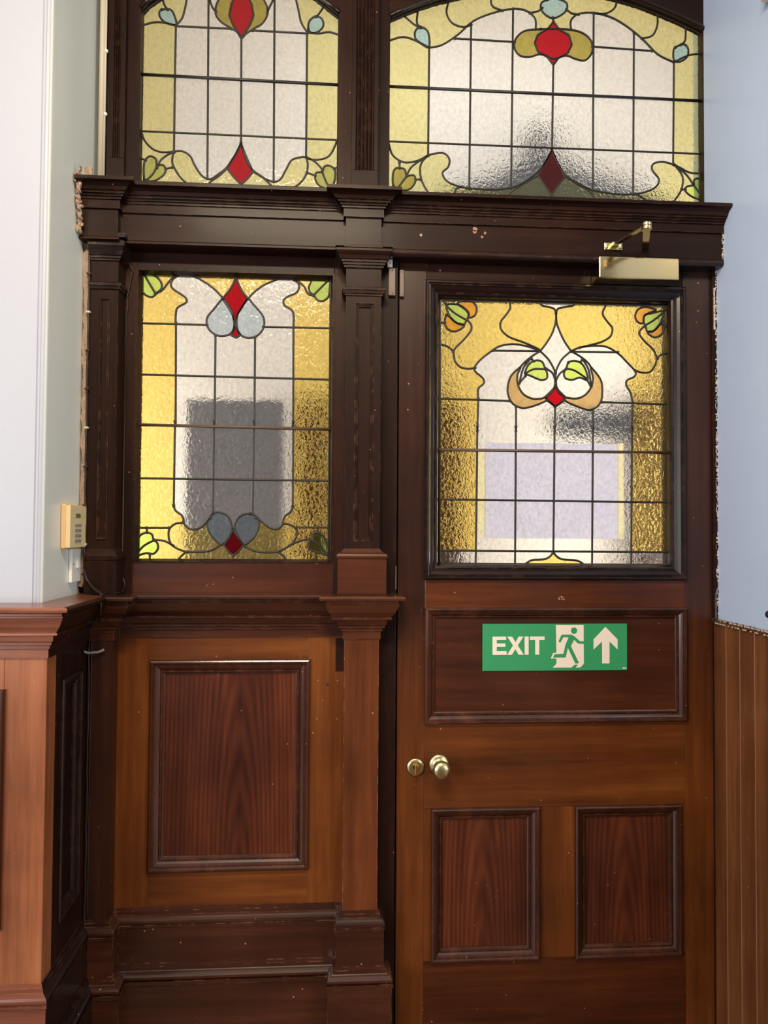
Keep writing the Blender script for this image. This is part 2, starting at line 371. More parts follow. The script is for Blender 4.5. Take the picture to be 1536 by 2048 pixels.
def extrude_poly(bm, pts, y0, y1, mi=0):
    a = [bm.verts.new((p[0], y0, p[1])) for p in pts]; b_ = [bm.verts.new((p[0], y1, p[1])) for p in pts]
    fs = [bm.faces.new(a), bm.faces.new(b_[::-1])]
    n = len(pts)
    for i in range(n): fs.append(bm.faces.new((a[i], b_[i], b_[(i + 1) % n], a[(i + 1) % n])))
    for f in fs: f.material_index = mi
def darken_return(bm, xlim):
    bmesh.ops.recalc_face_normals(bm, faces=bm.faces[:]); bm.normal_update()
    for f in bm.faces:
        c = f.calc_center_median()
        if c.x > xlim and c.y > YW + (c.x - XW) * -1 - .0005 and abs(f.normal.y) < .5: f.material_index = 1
def offset_prof(prof, z0):  # helper for readable profiles
    return [(o, z0 + z) for o, z in prof]

# ------------------------------------------------------------------ key dimensions (door face is y = 0)
XL, XR = -.742, 1.181          # plaster return on the left, wall on the right
YF_L = -.295                   # left wall face
XW, YW = -.705, -.349          # wainscot corner on the left
Y_PL = -.06                    # left lower pilaster face
Y_P = -.05                     # middle pilaster face
xa, xb = X(222, 1500, -.06), X(233, 1500, 0)
xp0, xp1 = X(687, 1450, Y_P), X(757, 1450, Y_P)
up0, up1 = X(690, 850, Y_P), X(761, 850, Y_P)
DX0, DX1 = X(793, 1200, 0), 1.174
DZ1 = 2.459
Y_T = .06                      # transom frame face
TOP = 3.62

# ================================================================== THE ROOM
o = abox('floor', (-3.4, 3.4, -5.6, 1.6, -.08, 0), M['floor'], bevel=0); tag(o, kind='structure')
bm = bmesh.new(); box(bm, -3.4, 3.4, -3.2, .12, TOP, TOP + .08)
o = build('ceiling', bm, M['ceiling']); tag(o, kind='structure')
# left wall: face towards the camera, beaded corner, return
bm = bmesh.new()
r = .012
pl = [(-3.4, YF_L), (XL - r - .012, YF_L), (XL - r - .010, YF_L + .0035), (XL - r - .004, YF_L + .0035), (XL - r, YF_L - .002)]
for k in range(0, 7):
    a = -PI / 2 + k * PI / 12
    pl.append((XL - r + r * math.cos(a), YF_L + r + r * math.sin(a) - .002))
pl += [(XL, YF_L + .03), (XL - .0015, YF_L + .031), (XL - .0015, .13), (-3.4, .13)]
a = [bm.verts.new((x, y, 0)) for x, y in pl]; b_ = [bm.verts.new((x, y, TOP)) for x, y in pl]
for i in range(len(pl)):
    j = (i + 1) % len(pl); f = bm.faces.new((a[i], a[j], b_[j], b_[i])); f.material_index = 1 if i >= 8 else 0
bm.faces.new(a[::-1]); bm.faces.new(b_)
o = build('wall_left', bm, [M['wall'], M['wall_grey']]); tag(o, kind='structure')
o = abox('wall_right', (XR, XR + .12, -.95, .13, 0, TOP), M['wall_blue'], bevel=0); tag(o, kind='structure')
# hall beyond the screen
o = abox('wall_hall_back', (-2.2, 3.0, 1.6, 1.7, 0, 4.7), M['hall_wall'], bevel=0); tag(o, kind='structure')
o = abox('wall_hall_left', (-2.3, -2.2, .13, 1.7, 0, 4.7), M['hall_wall'], bevel=0); tag(o, kind='structure')
o = abox('wall_hall_right', (3.0, 3.1, .13, 1.7, 0, 4.7), M['hall_wall'], bevel=0); tag(o, kind='structure')
o = abox('ceiling_hall', (-2.3, 3.1, .0, 1.7, 4.7, 4.8), M['hall_wall'], bevel=0); tag(o, kind='structure')
o = abox('wall_above', (-2.3, 3.1, .0, .13, TOP - .02, 4.7), M['hall_wall'], bevel=0); tag(o, kind='structure')
o = abox('wall_far_left', (-2.3, XL - .06, .131, .2, 0, 4.7), M['hall_wall'], bevel=0); tag(o, kind='structure')
o = abox('wall_far_right', (XR + .05, 3.1, .131, .2, 0, 4.7), M['hall_wall'], bevel=0); tag(o, kind='structure')

# ================================================================== STAINED GLASS
def pip(p, poly):
    x, y = p; c = False; n = len(poly)
    for i in range(n):
        x1, y1 = poly[i]; x2, y2 = poly[i - 1]
        if (y1 > y) != (y2 > y) and x < (x2 - x1) * (y - y1) / (y2 - y1) + x1: c = not c
    return c
def glazing(parent, yg, border, leads, pieces, bars, default, lead_r=.0034, clampbox=None):
    """border: world [(x,z)]; leads: [(pts px)], pieces: [(colour, pts px, has_lead, smooth)]"""
    def w2(q): p = P(q[0], q[1], yg); return (p.x, p.z)
    x0, x1 = min(p[0] for p in border), max(p[0] for p in border); z0, z1 = min(p[1] for p in border), max(p[1] for p in border)
    cl = lambda q: (min(max(q[0], x0), x1), min(max(q[1], z0), z1))
    lines = []; polys = []
    for L in leads: lines.append([w2(q) for q in (catmull(L) if len(L) > 2 else L)])
    for col, pts, has, sm in pieces:
        w = [w2(q) for q in (catmull(pts, True) if sm else pts)]
        polys.append((col, w))
        if has: lines.append(w + [w[0]])
    verts, edges = [], []
    def add(seq, closed):
        base = len(verts); verts.extend(Vector(q) for q in seq)
        for i in range(len(seq) - 1): edges.append((base + i, base + i + 1))
        if closed: edges.append((base + len(seq) - 1, base))
    add(border, True)
    for col, w in polys: add([cl(q) for q in w], True)
    vo, eo, fo, *_ = delaunay_2d_cdt(verts, edges, [], 0, 1e-5)
    groups = {}
    for f in fo:
        c = sum((vo[i] for i in f), Vector((0, 0))) / len(f)
        if not pip((c.x, c.y), border): continue
        col = default
        for k, w in polys:
            if pip((c.x, c.y), w): col = k
        groups.setdefault(col, []).append(f)
    T = .0016
    for col, fs in groups.items():
        bm = bmesh.new(); fr, bk, cnt = {}, {}, {}
        for f in fs:
            for i in f:
                if i not in fr:
                    fr[i] = bm.verts.new((vo[i].x, yg - T, vo[i].y)); bk[i] = bm.verts.new((vo[i].x, yg + T, vo[i].y))
            for a, b in zip(f, list(f[1:]) + [f[0]]): cnt[(a, b)] = 1
            bm.faces.new([fr[i] for i in f]); bm.faces.new([bk[i] for i in reversed(f)])
        for (a, b) in cnt:
            if (b, a) not in cnt:
                bm.faces.new((fr[b], fr[a], bk[a], bk[b]))
        nm = {'clear': 'clear_glass', 'amber': 'amber_glass', 'yellow': 'yellow_glass', 'red': 'red_glass', 'leaf': 'green_leaf_glass', 'olive': 'olive_glass',
              'olive_leaf': 'olive_leaf_glass', 'blue': 'blue_grey_glass', 'aqua': 'pale_aqua_glass', 'orange': 'orange_glass', 'tan': 'tan_glass'}[col]
        ob = build(nm, bm, GL[col], parent); ob['label'] = nm.replace('_', ' ') + ' pieces in the leaded pattern'
    bm = bmesh.new()
    for L in lines:
        pts = []; D_ = []
        for qa, qb in zip(L, L[1:]):
            k_ = max(1, int(math.dist(qa, qb) / .004)) if len(L) < 4 or math.dist(qa, qb) > .012 else 1
            D_ += [(qa[0] + (qb[0] - qa[0]) * t / k_, qa[1] + (qb[1] - qa[1]) * t / k_) for t in range(k_)]
        D_.append(L[-1])
        for q in D_:
            inside = x0 - .004 <= q[0] <= x1 + .004 and z0 - .004 <= q[1] <= z1 + .004
            if inside: pts.append((q[0], yg, q[1]))
            else:
                if len(pts) > 1: tube(bm, pts, lead_r, 6, .0042)
                pts = []
        if len(pts) > 1: tube(bm, pts, lead_r, 6, .0042)
        for q in (L[0], L[-1]):
            if pip(q, border):
                bmesh.ops.create_uvsphere(bm, u_segments=8, v_segments=5, radius=.0052, matrix=Matrix.Translation((q[0], yg, q[1])) @ Matrix.Diagonal((1, .95, 1, 1)))
    # border came
    nb = len(border)
    bpts = [(p[0], yg, p[1]) for p in border] + [(border[0][0], yg, border[0][1])]
    tube(bm, bpts, .005, 6, .0044)
    ob = build('lead_came', bm, M['lead'], parent, smooth=True)
    for (a, b, m) in bars:
        bm = bmesh.new(); pa, pb = w2(a), w2(b)
        zc = lambda p: p
        tube(bm, [(x0 - .004, yg - .008, pa[1]), (x1 + .004, yg - .008, pb[1])], .0048, 8, .0048)
        build('saddle_bar', bm, M[m], parent, smooth=True)
def sc(s, ox, oy, pts): return [(ox + x / s, oy + y / s) for x, y in pts]

# ---- window_3: the sidelight beside the door
YG3 = .04
w3 = root('window_3', (X(470, 1125, YG3), YG3, Z(470, 1125, YG3)), 'leaded stained glass sidelight with amber borders left of the door', 'window', kind='structure')
gx0, gx1, gz0, gz1 = X(276.5, 830, YG3), X(659, 830, YG3), Z(470, 1122, YG3), Z(470, 547, YG3)
A = lambda p: sc(3.4133, 250, 500, p)
B = lambda p: sc(3.4133, 250, 860, p)
outL = [(345, 505), (347, 440), (355, 400), (385, 378), (420, 357), (415, 328), (378, 300), (330, 268), (314, 238), (325, 205), (355, 180), (400, 170), (450, 175), (520, 205), (600, 260), (665, 325)]
outR = [(840, 332), (880, 290), (950, 240), (1030, 205), (1090, 192), (1140, 200), (1180, 225), (1188, 260), (1165, 295), (1110, 320), (1082, 345), (1090, 380), (1130, 405), (1150, 440), (1150, 530)]
lowL = [(332, 510), (345, 550), (385, 580), (398, 605), (405, 640), (430, 670), (470, 680), (520, 665), (560, 625), (585, 600)]
lowR = [(895, 600), (910, 605), (960, 650), (1010, 675), (1050, 672), (1075, 645), (1080, 615), (1095, 585), (1130, 560), (1145, 520)]
leafA = [(118, 150), (160, 160), (215, 185), (248, 225), (248, 265), (215, 295), (190, 320), (160, 318), (130, 300), (118, 285)]
leafB = [(1395, 180), (1330, 185), (1280, 205), (1258, 245), (1260, 285), (1290, 310), (1310, 340), (1345, 350), (1380, 330), (1395, 290)]
leafC = [(85, 855), (87, 800), (100, 725), (150, 700), (185, 715), (195, 750), (220, 770), (225, 810), (195, 845), (150, 840), (110, 850)]
leafD = [(1385, 850), (1340, 840), (1290, 830), (1250, 800), (1255, 765), (1280, 740), (1285, 710), (1315, 700), (1350, 720), (1375, 770)]
pieces = [
 ('clear', catmull(A(outL)) + catmull(A(outR)) + B(lowR[::-1]) + B([(740, 690)]) + B(lowL[::-1]), False, False),
 ('blue', A([(665, 335), (610, 400), (565, 455), (558, 500), (575, 545), (620, 580), (670, 588), (715, 575), (740, 545), (745, 500), (735, 450), (710, 400), (680, 355)]), True, True),
 ('blue', A([(840, 335), (800, 390), (770, 440), (762, 490), (768, 545), (790, 580), (835, 600), (890, 592), (930, 560), (950, 515), (945, 460), (910, 410), (870, 365)]), True, True),
 ('red', A([(757, 185), (775, 230), (800, 285), (838, 330), (800, 390), (768, 440), (755, 492), (742, 480), (735, 430), (708, 380), (668, 328), (710, 280), (740, 230)]), True, False),
 ('red', A([(752, 495), (765, 545), (790, 580), (760, 600), (722, 582), (742, 545)]), True, False),
 ('leaf', A(leafA), True, True), ('leaf', A(leafB), True, True),
 ('blue', B([(600, 570), (575, 600), (562, 640), (570, 690), (600, 735), (655, 780), (700, 740), (725, 690), (725, 640), (700, 590), (660, 565), (625, 562)]), True, True),
 ('blue', B([(855, 572), (800, 580), (760, 620), (750, 670), (775, 730), (815, 780), (870, 745), (905, 690), (912, 635), (895, 590)]), True, True),
 ('red', B([(738, 680), (775, 740), (810, 785), (775, 830), (740, 855), (710, 835), (675, 785), (710, 740)]), True, False),
 ('leaf', B(leafC), True, True), ('leaf', B(leafD), True, True)]
leads = [A([(70, 499), (560, 512)]), A([(945, 525), (1420, 535)]), A([(70, 849), (1420, 886)]),
 A([(348, 500), (346, 1200)]) , A([(618, 585), (611, 1200)]), A([(888, 598), (883, 1200)]), A([(1150, 525), (1148, 1200)]),
 A(outL), A(outR), B([(342, -60), (333, 520)]), B([(608, -60), (600, 562)]), B([(880, -60), (872, 572)]), B([(1149, -60), (1145, 520)]),
 B(lowL), B(lowR), B([(60, 329), (1420, 347)]), B([(60, 668), (300, 668)]), B([(1168, 665), (1420, 665)]),
 A([(755, 120), (757, 190)]), A([(130, 165), (170, 235), (210, 300)]), A([(215, 295), (255, 275), (290, 230), (325, 190), (355, 178)]), A([(355, 130), (355, 178)]), A([(80, 296), (125, 297)]),
 A([(1385, 210), (1285, 310)]), A([(1290, 315), (1250, 300), (1225, 255), (1190, 222), (1155, 205)]), A([(1155, 150), (1155, 205)]),
 B([(738, 855), (738, 900)]), B([(395, 632), (340, 642), (302, 680), (300, 740), (320, 785), (370, 815), (430, 832), (510, 833), (580, 825), (635, 797), (660, 780)]),
 B([(200, 750), (270, 758), (330, 790)]), B([(420, 832), (390, 855), (355, 895)]),
 B([(1078, 640), (1130, 648), (1170, 680), (1168, 730), (1140, 775), (1090, 810), (1040, 830), (960, 835), (880, 825), (820, 795)]),
 B([(1280, 745), (1220, 750), (1150, 775)]), B([(1040, 830), (1075, 855), (1105, 895)]),
 B([(85, 840), (130, 790), (200, 752)]), B([(150, 668), (150, 700)]), B([(170, 848), (170, 900)]),
 B([(1375, 845), (1330, 790), (1280, 755)]), B([(1315, 666), (1315, 700)]), B([(1303, 835), (1303, 900)])]
glazing(w3, YG3, [(gx0, gz0), (gx1, gz0), (gx1, gz1), (gx0, gz1)], leads, pieces, [((270, 850), (665, 859.5), 'brown_bar')], 'amber')
# frame of the sidelight
Y3 = .012
fx0, fx1 = XL, up0 + .02
ft, fb = Z(470, 500, Y3) + .04, 1.40
bx0, bx1, bz0, bz1 = X(269, 830, Y3), X(667, 830, Y3), Z(470, 1126, Y3), Z(470, 542, Y3)
abox('stile', (fx0, bx0, Y3, .056, fb, ft), M['dark_v'], w3)
abox('stile', (bx1, fx1, Y3, .056, fb, ft), M['dark_v'], w3)
abox('top_rail', (bx0, bx1, Y3, .056, bz1, ft), M['dark_h'], w3)
abox('bottom_rail', (bx0, bx1, Y3, .056, fb, bz0), M['panel_h'], w3)
bm = bmesh.new(); rect_frame(bm, bx0 - .001, bx1 + .001, bz0 - .001, bz1 + .001, [(0, Y3 - .001), (.006, Y3 - .001), (.012, YG3 - .004), (.012, YG3 + .012), (0, YG3 + .012)])
build('glazing_bead', bm, M['dark_v'], w3)

# ---- door_1
YGD = .03
door = root('door_1', ((DX0 + DX1) / 2, 0, .01), 'tall brown panelled door with stained glass light and green exit sign', 'door', kind='structure')
dgx0, dgx1, dgz0, dgz1 = X(879, 860, YGD), X(1335, 860, YGD), Z(1100, 1129, YGD), Z(1100, 605, YGD)
A = lambda p: sc(2.8444, 850, 560, p)
B = lambda p: sc(2.8444, 850, 860, p)
cL = [(303, 680), (303, 620), (333, 590), (330, 560), (287, 522), (283, 495), (320, 450), (385, 400), (430, 375), (500, 365), (570, 375), (620, 390), (655, 405)]
cR = [(830, 405), (880, 385), (950, 375), (1030, 380), (1100, 420), (1150, 470), (1195, 520), (1190, 550), (1150, 570), (1145, 600), (1170, 645), (1180, 700)]
pieces = [
 ('clear', catmull(A(cL)) + A([(690, 360), (725, 300), (742, 240), (745, 190), (748, 240), (765, 290), (790, 345)]) + catmull(A(cR)) + B([(1172, 690), (1420, 695), (1420, 800), (40, 800), (40, 685), (290, 687)]), False, False),
 ('clear', A([(650, 90), (650, 125), (665, 145), (700, 155), (735, 165), (745, 190), (755, 165), (800, 155), (840, 145), (855, 130), (855, 90)]), False, False),
 ('orange', A([(185, 135), (220, 118), (265, 122), (293, 155), (285, 200), (250, 215), (245, 190), (225, 165)]), True, True),
 ('orange', A([(122, 200), (112, 245), (130, 280), (170, 293), (210, 275), (222, 255), (180, 245), (145, 215)]), True, True),
 ('leaf', A([(120, 140), (185, 140), (230, 165), (250, 195), (235, 230), (220, 255), (180, 245), (145, 215), (125, 170)]), True, True),
 ('orange', A([(1310, 170), (1260, 155), (1215, 165), (1195, 205), (1210, 240), (1240, 245), (1245, 210), (1270, 190)]), True, True),
 ('orange', A([(1340, 250), (1358, 275), (1345, 310), (1310, 327), (1280, 315), (1265, 295), (1300, 290)]), True, True),
 ('leaf', A([(1355, 180), (1290, 190), (1250, 200), (1242, 235), (1255, 265), (1265, 295), (1300, 290), (1335, 250)]), True, True),
 ('tan', A([(540, 500), (490, 545), (470, 610), (475, 660), (500, 705), (550, 728), (600, 722), (650, 705), (690, 685), (680, 668), (660, 675), (610, 675), (560, 650), (530, 600), (525, 545)]), True, True),
 ('tan', A([(945, 500), (995, 560), (1008, 615), (1003, 685), (975, 725), (930, 740), (880, 725), (830, 705), (795, 685), (800, 670), (860, 675), (910, 655), (945, 610), (955, 560)]), True, True),
 ('leaf', A([(570, 530), (590, 480), (630, 458), (665, 465), (680, 495), (695, 535), (690, 562), (655, 568), (600, 545)]), True, True),
 ('leaf', A([(815, 470), (850, 460), (890, 475), (915, 515), (925, 570), (880, 555), (840, 568), (800, 560), (790, 530), (805, 500)]), True, True),
 ('red', A([(742, 605), (765, 635), (800, 668), (770, 700), (740, 722), (710, 695), (680, 668), (715, 635)]), True, False),
 ('amber', B([(580, 775), (580, 755), (610, 740), (680, 735), (715, 715), (730, 695), (745, 715), (780, 735), (860, 742), (890, 755), (890, 775)]), False, False)]
leads = [A([(60, 674), (480, 688)]), A([(1005, 695), (1420, 710)]), A([(303, 675), (298, 860)]), A([(518, 722), (517, 860)]), A([(740, 720), (738, 860)]), A([(957, 735), (955, 860)]), A([(1180, 700), (1178, 860)]),
 A(cL), A(cR), A([(385, 402), (655, 405)]), A([(830, 408), (1097, 412)]),
 A([(745, 190), (744, 235), (725, 300), (690, 360), (655, 405)]), A([(745, 190), (748, 240), (765, 290), (790, 345), (830, 405)]),
 A([(655, 405), (700, 450), (730, 500), (742, 530)]), A([(830, 405), (780, 450), (752, 500), (742, 530)]), A([(742, 525), (743, 610)]),
 A([(650, 100), (650, 125), (668, 147), (700, 153), (735, 165), (745, 190), (755, 165), (800, 153), (840, 147), (855, 130), (858, 100)]),
 A([(470, 90), (478, 120), (485, 160), (460, 200), (430, 240), (435, 285), (480, 325), (560, 355), (640, 390), (655, 405)]),
 A([(1035, 100), (1030, 140), (1010, 190), (1035, 235), (1065, 275), (1055, 320), (1010, 350), (950, 368), (880, 385)]),
 A([(60, 362), (95, 368), (130, 380), (160, 410), (170, 460), (200, 495), (245, 505), (285, 500)]), A([(160, 410), (175, 385), (220, 340), (260, 290), (262, 255), (240, 228)]),
 A([(1195, 515), (1240, 528), (1285, 520), (1310, 480), (1320, 450), (1345, 425), (1395, 415)]), A([(1320, 450), (1300, 400), (1250, 350), (1220, 310), (1225, 285), (1252, 262)]),
 A([(70, 80), (120, 140)]), A([(60, 246), (113, 243)]), A([(125, 150), (170, 190), (235, 228)]), A([(1400, 130), (1350, 185)]), A([(1350, 190), (1300, 230), (1250, 260)]), A([(1352, 235), (1372, 268), (1400, 275)]),
 A([(655, 405), (600, 440), (555, 480), (540, 500)]), A([(830, 405), (890, 440), (930, 475), (945, 500)]), A([(690, 685), (715, 700), (740, 722)]), A([(795, 685), (765, 705), (740, 722)]),
 A([(742, 580), (728, 630), (690, 665)]), A([(744, 590), (760, 640), (798, 668)]), A([(690, 505), (725, 530), (742, 578)]), A([(800, 508), (765, 535), (743, 578)]),
 A([(604, 445), (560, 500), (537, 585)]), A([(604, 448), (618, 462)]), A([(570, 548), (536, 588)]), A([(575, 530), (620, 507), (685, 508)]), A([(803, 505), (850, 515), (922, 562)]),
 A([(895, 450), (930, 510), (945, 608)]), A([(895, 452), (884, 468)]), A([(922, 568), (944, 608)]),
 B([(60, 394), (1420, 413)]), B([(60, 685), (1420, 696)]), B([(298, -20), (288, 800)]), B([(517, -20), (512, 800)]), B([(737, -20), (730, 700)]), B([(955, -20), (950, 800)]), B([(1178, -20), (1172, 800)]),
 B([(560, 770), (580, 755), (610, 740), (680, 735), (715, 715), (730, 695), (745, 715), (780, 735), (860, 742), (890, 755), (910, 770)])]
glazing(door, YGD, [(dgx0, dgz0), (dgx1, dgz0), (dgx1, dgz1), (dgx0, dgz1)], leads, pieces, [((878, 900), (1338, 906), 'brown_bar')], 'amber')
# stiles and rails
def zr(px, py): return Z(px, py, 0)
w_out = (X(849, 860), X(1370, 860), zr(1100, 1160), zr(1100, 568))         # window moulding outer
e_out = (X(848.5, 1330), X(1373, 1330), zr(1100, 1445), zr(1100, 1215))
l_out = (X(861, 1770), X(1079, 1770), zr(970, 1921), zr(970, 1614))
r_out = (X(1149, 1770), X(1363, 1770), zr(1256, 1913), zr(1256, 1609))
D1 = .045
sx0, sx1 = w_out[0] + .004, w_out[1] - .004
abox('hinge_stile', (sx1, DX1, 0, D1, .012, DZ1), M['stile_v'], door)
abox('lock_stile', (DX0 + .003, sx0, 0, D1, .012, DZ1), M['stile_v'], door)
abox('top_rail', (sx0, sx1, .0004, D1, w_out[3] - .004, DZ1), M['dark_h'], door)
abox('middle_rail', (sx0, sx1, .0004, D1, e_out[3] - .004, w_out[2] + .004), M['mid_h'], door)
abox('lock_rail', (sx0, sx1, .0004, D1, l_out[3] - .004, e_out[2] + .004), M['warm_h'], door)
abox('bottom_rail', (sx0, sx1, .0004, D1, .012, l_out[2] + .004), M['mid_h'], door)
abox('muntin', (l_out[1] - .003, r_out[0] + .003, .0004, D1, l_out[2], l_out[3]), M['warm_v'], door)
abox('muntin', (sx0, l_out[0] + .003, .0004, D1, l_out[2], l_out[3]), M['warm_v'], door)
abox('muntin', (r_out[1] - .003, sx1, .0004, D1, l_out[2], l_out[3]), M['warm_v'], door)
def bolection(parent, name, o_, w, panel_y, mat, base_y=0.0, mp=FRONT, h=.013):
    """raised panel moulding of width w: bead, hollow, fillets down to the panel"""
    bm = bmesh.new()
    pr = [(0, base_y + .001), (0, base_y - h * .55), (w * .06, base_y - h * .85), (w * .14, base_y - h), (w * .24, base_y - h * .95), (w * .30, base_y - h * .7), (w * .32, base_y - h * .45),
          (w * .42, base_y - h * .42), (w * .56, base_y - h * .20), (w * .68, base_y + .001), (w * .74, base_y + .004), (w * .76, base_y + .001), (w * .84, base_y + .001), (w * .90, base_y + .005), (w, base_y + .007),
          (w, panel_y + .004), (0, panel_y + .004)]
    rect_frame(bm, *o_, pr, mp)
    return build(name, bm, mat, parent)
# window moulding: deep, falls to the glass
bm = bmesh.new(); w = dgx0 - w_out[0] - .0
w = .046
rect_frame(bm, *w_out, [(0, .001), (0, -.010), (.004, -.014), (.009, -.014), (.012, -.010), (.015, -.011), (.018, -.007), (.026, -.002), (.034, .006), (.036, .004), (.040, .006), (w - .002, .014), (w, .024), (w, .060), (0, .060)])
build('glass_surround_moulding', bm, M['black_h'], door)
bolection(door, 'panel_moulding', e_out, .034, .014, M['mid_moulding'])
bolection(door, 'panel_moulding', l_out, .037, .014, M['mid_moulding'])
bolection(door, 'panel_moulding', r_out, .037, .014, M['mid_moulding'])
for (q, mt) in ((e_out, 'panel_h'), (l_out, 'panel_left'), (r_out, 'panel_right')):
    abox('panel', (q[0] + .02, q[1] - .02, .010, .030, q[2] + .02, q[3] - .02), M[mt], door, bevel=0)
# knob, lock
kx, kz = X(878, 1529), Z(878, 1529)
bm = bmesh.new(); lathe(bm, [(.031, 0), (.031, .003), (.029, .006), (.024, .008), (.020, .009), (.015, .012), (.013, .018), (.012, .026), (.014, .032), (.021, .038), (.026, .046), (.0275, .054), (.026, .061), (.021, .066), (.012, .069), (.0, .0695)][:-1] + [(.001, .0695)], (kx, 0, kz))
ob = build('door_knob', bm, M['old_brass'], door, smooth=True); ob['label'] = 'round brass door knob on a brass rose'
lx, lz = X(831, 1534), Z(831, 1534)
bm = bmesh.new(); lathe(bm, [(.0262, 0), (.0262, .003), (.025, .005), (.016, .0055), (.001, .0055)], (lx, 0, lz))
ob = build('lock_rose', bm, M['old_brass'], door, smooth=True); ob['label'] = 'round brass lock rose'
bm = bmesh.new(); lathe(bm, [(.0085, .005), (.0085, .014), (.006, .017), (.001, .018)], (lx, 0, lz + .004), seg=20)
box(bm, lx - .003, lx + .003, -.024, -.012, lz - .016, lz + .012)
ob = build('thumb_turn', bm, M['gold'], ob, bevel=.001)
# hinges
for py0, py1, m_ in ((576, 660, 'paintchip'), (1185, 1271, 'steel'), (1812, 1890, 'steel')):
    zt, zb = Z(1424, py0, -.008), Z(1424, py1, -.008)
    bm = bmesh.new()
    hx = 1.1735
    for k in range(5):
        a_, b2 = zb + (zt - zb) * k / 5 + .0008, zb + (zt - zb) * (k + 1) / 5 - .0008
        tube(bm, [(hx, -.006, a_), (hx, -.006, b2)], .0062, 12)
    tube(bm, [(hx, -.006, zb - .004), (hx, -.006, zt + .004)], .0035, 8)
    ob = build('hinge', bm, M[m_], door)
    if m_ == 'paintchip': ob['label'] = 'hinge knuckle coated in flaking cream paint'

# ---- transom windows
YGT = .085
def arch_border(pts_px, x0, x1, zb):
    pts = [(P(px, py, YGT).x, P(px, py, YGT).z) for px, py in pts_px]
    pts = [(min(max(a, x0), x1), b) for a, b in pts]
    pts[0] = (x0, pts[0][1]); pts[-1] = (x1, pts[-1][1])
    return [(x1, zb), ] + pts[::-1] + [(x0, zb)]
# left light
w1 = root('window_1', (X(482, 360, YGT), YGT, 2.6), 'smaller leaded glass transom light above the stained glass sidelight', 'window', kind='structure')
tx0, tx1 = X(283, 200, YGT), X(677.5, 200, YGT)
archL = [(284, 27), (300, 12), (330, -8), (370, -28), (420, -42), (482, -48), (545, -40), (595, -22), (630, -2), (655, 18), (678, 37)]
bL = arch_border(archL, tx0, tx1, Z(480, 378, YGT))
A = lambda p: sc(2.56, 150, 0, p)
tL = [(517, 132), (548, 95), (563, 45), (572, 0), (578, -60), (582, -140)]
tR = [(1120, -140), (1125, -40), (1132, 0), (1145, 55), (1158, 115), (1188, 165)]
botL = [(508, 776), (550, 775), (590, 800), (615, 850), (650, 900), (690, 918), (730, 895), (775, 860), (810, 810), (835, 770), (850, 730)]
botR = [(850, 730), (870, 800), (900, 860), (950, 900), (1010, 930), (1050, 920), (1080, 870), (1110, 820), (1160, 805), (1185, 806)]
pieces = [
 ('clear', catmull(A(tL)) + catmull(A(tR)) + catmull(A(botR[::-1])) + catmull(A(botL[::-1])), False, False),
 ('aqua', A([(445, 50), (490, 50), (513, 90), (517, 128), (470, 120), (440, 95), (432, 68)]), True, True),
 ('aqua', A([(1195, 150), (1200, 110), (1230, 85), (1262, 95), (1272, 130), (1250, 160), (1215, 170)]), True, True),
 ('olive', A([(770, -40), (728, 15), (720, 70), (745, 110), (790, 140), (830, 165), (852, 195), (880, 170), (920, 145), (960, 120), (985, 75), (980, 25), (935, -40), (852, -70)]), True, True),
 ('red', A([(852, -60), (825, -25), (800, 20), (790, 80), (810, 130), (852, 192), (895, 130), (915, 80), (905, 20), (880, -25)]), True, False),
 ('olive_leaf', A([(355, 920), (352, 860), (360, 820), (385, 800), (415, 815), (420, 845), (450, 845), (465, 870), (450, 900), (410, 925), (370, 928)]), True, True),
 ('olive_leaf', A([(1300, 970), (1250, 950), (1230, 915), (1235, 885), (1265, 880), (1275, 855), (1300, 848), (1330, 870), (1330, 920), (1315, 960)]), True, True),
 ('red', A([(850, 735), (880, 810), (912, 880), (880, 920), (850, 945), (815, 910), (778, 862), (815, 805)]), True, False)]
leads = [A([(517, 132), (512, 400), (507, 776)]), A([(686, -140), (684, 0), (678, 915)]), A([(852, 190), (850, 735)]), A([(1024, -140), (1022, 0), (1017, 930)]), A([(1188, 165), (1186, 500), (1183, 806)]),
 A([(517, 135), (800, 148)]), A([(908, 157), (1190, 172)]), A([(320, 671), (1370, 719)]),
 A([(330, 140), (350, 130), (400, 116), (450, 116), (517, 132)]), A(tL), A(tR), A([(1370, 195), (1350, 180), (1300, 165), (1250, 172), (1188, 167)]),
 A([(440, -60), (450, 0), (460, 30), (475, 50)]), A([(1290, -10), (1270, 40), (1250, 70), (1235, 86)]), A([(690, 0), (705, 40), (722, 60)]), A([(1015, 0), (990, 50), (985, 70)]),
 A([(338, 660), (345, 690), (360, 725), (400, 765), (450, 780), (508, 776)]), A(botL), A(botR), A([(1185, 806), (1200, 815), (1250, 818), (1300, 800), (1330, 750), (1340, 720)]),
 A([(505, 778), (498, 830), (520, 880), (550, 920), (590, 950), (610, 970)]), A([(1185, 806), (1192, 850), (1180, 900), (1150, 940), (1110, 965)]),
 A([(678, 955), (695, 930), (735, 903), (778, 864)]), A([(912, 880), (960, 910), (1000, 945), (1010, 960)]),
 A([(420, 860), (440, 820), (480, 790), (508, 780)]), A([(1185, 806), (1230, 830), (1268, 870)]),
 A([(420, 850), (400, 890), (365, 925)]), A([(465, 865), (498, 858)]), A([(320, 808), (362, 820)]),
 A([(1265, 880), (1285, 930), (1305, 968)]), A([(1190, 885), (1230, 900)]), A([(1328, 865), (1360, 850)]), A([(850, 945), (850, 970)])]
glazing(w1, YGT, bL, leads, pieces, [((283, 152), (677, 173), 'black_bar')], 'yellow')
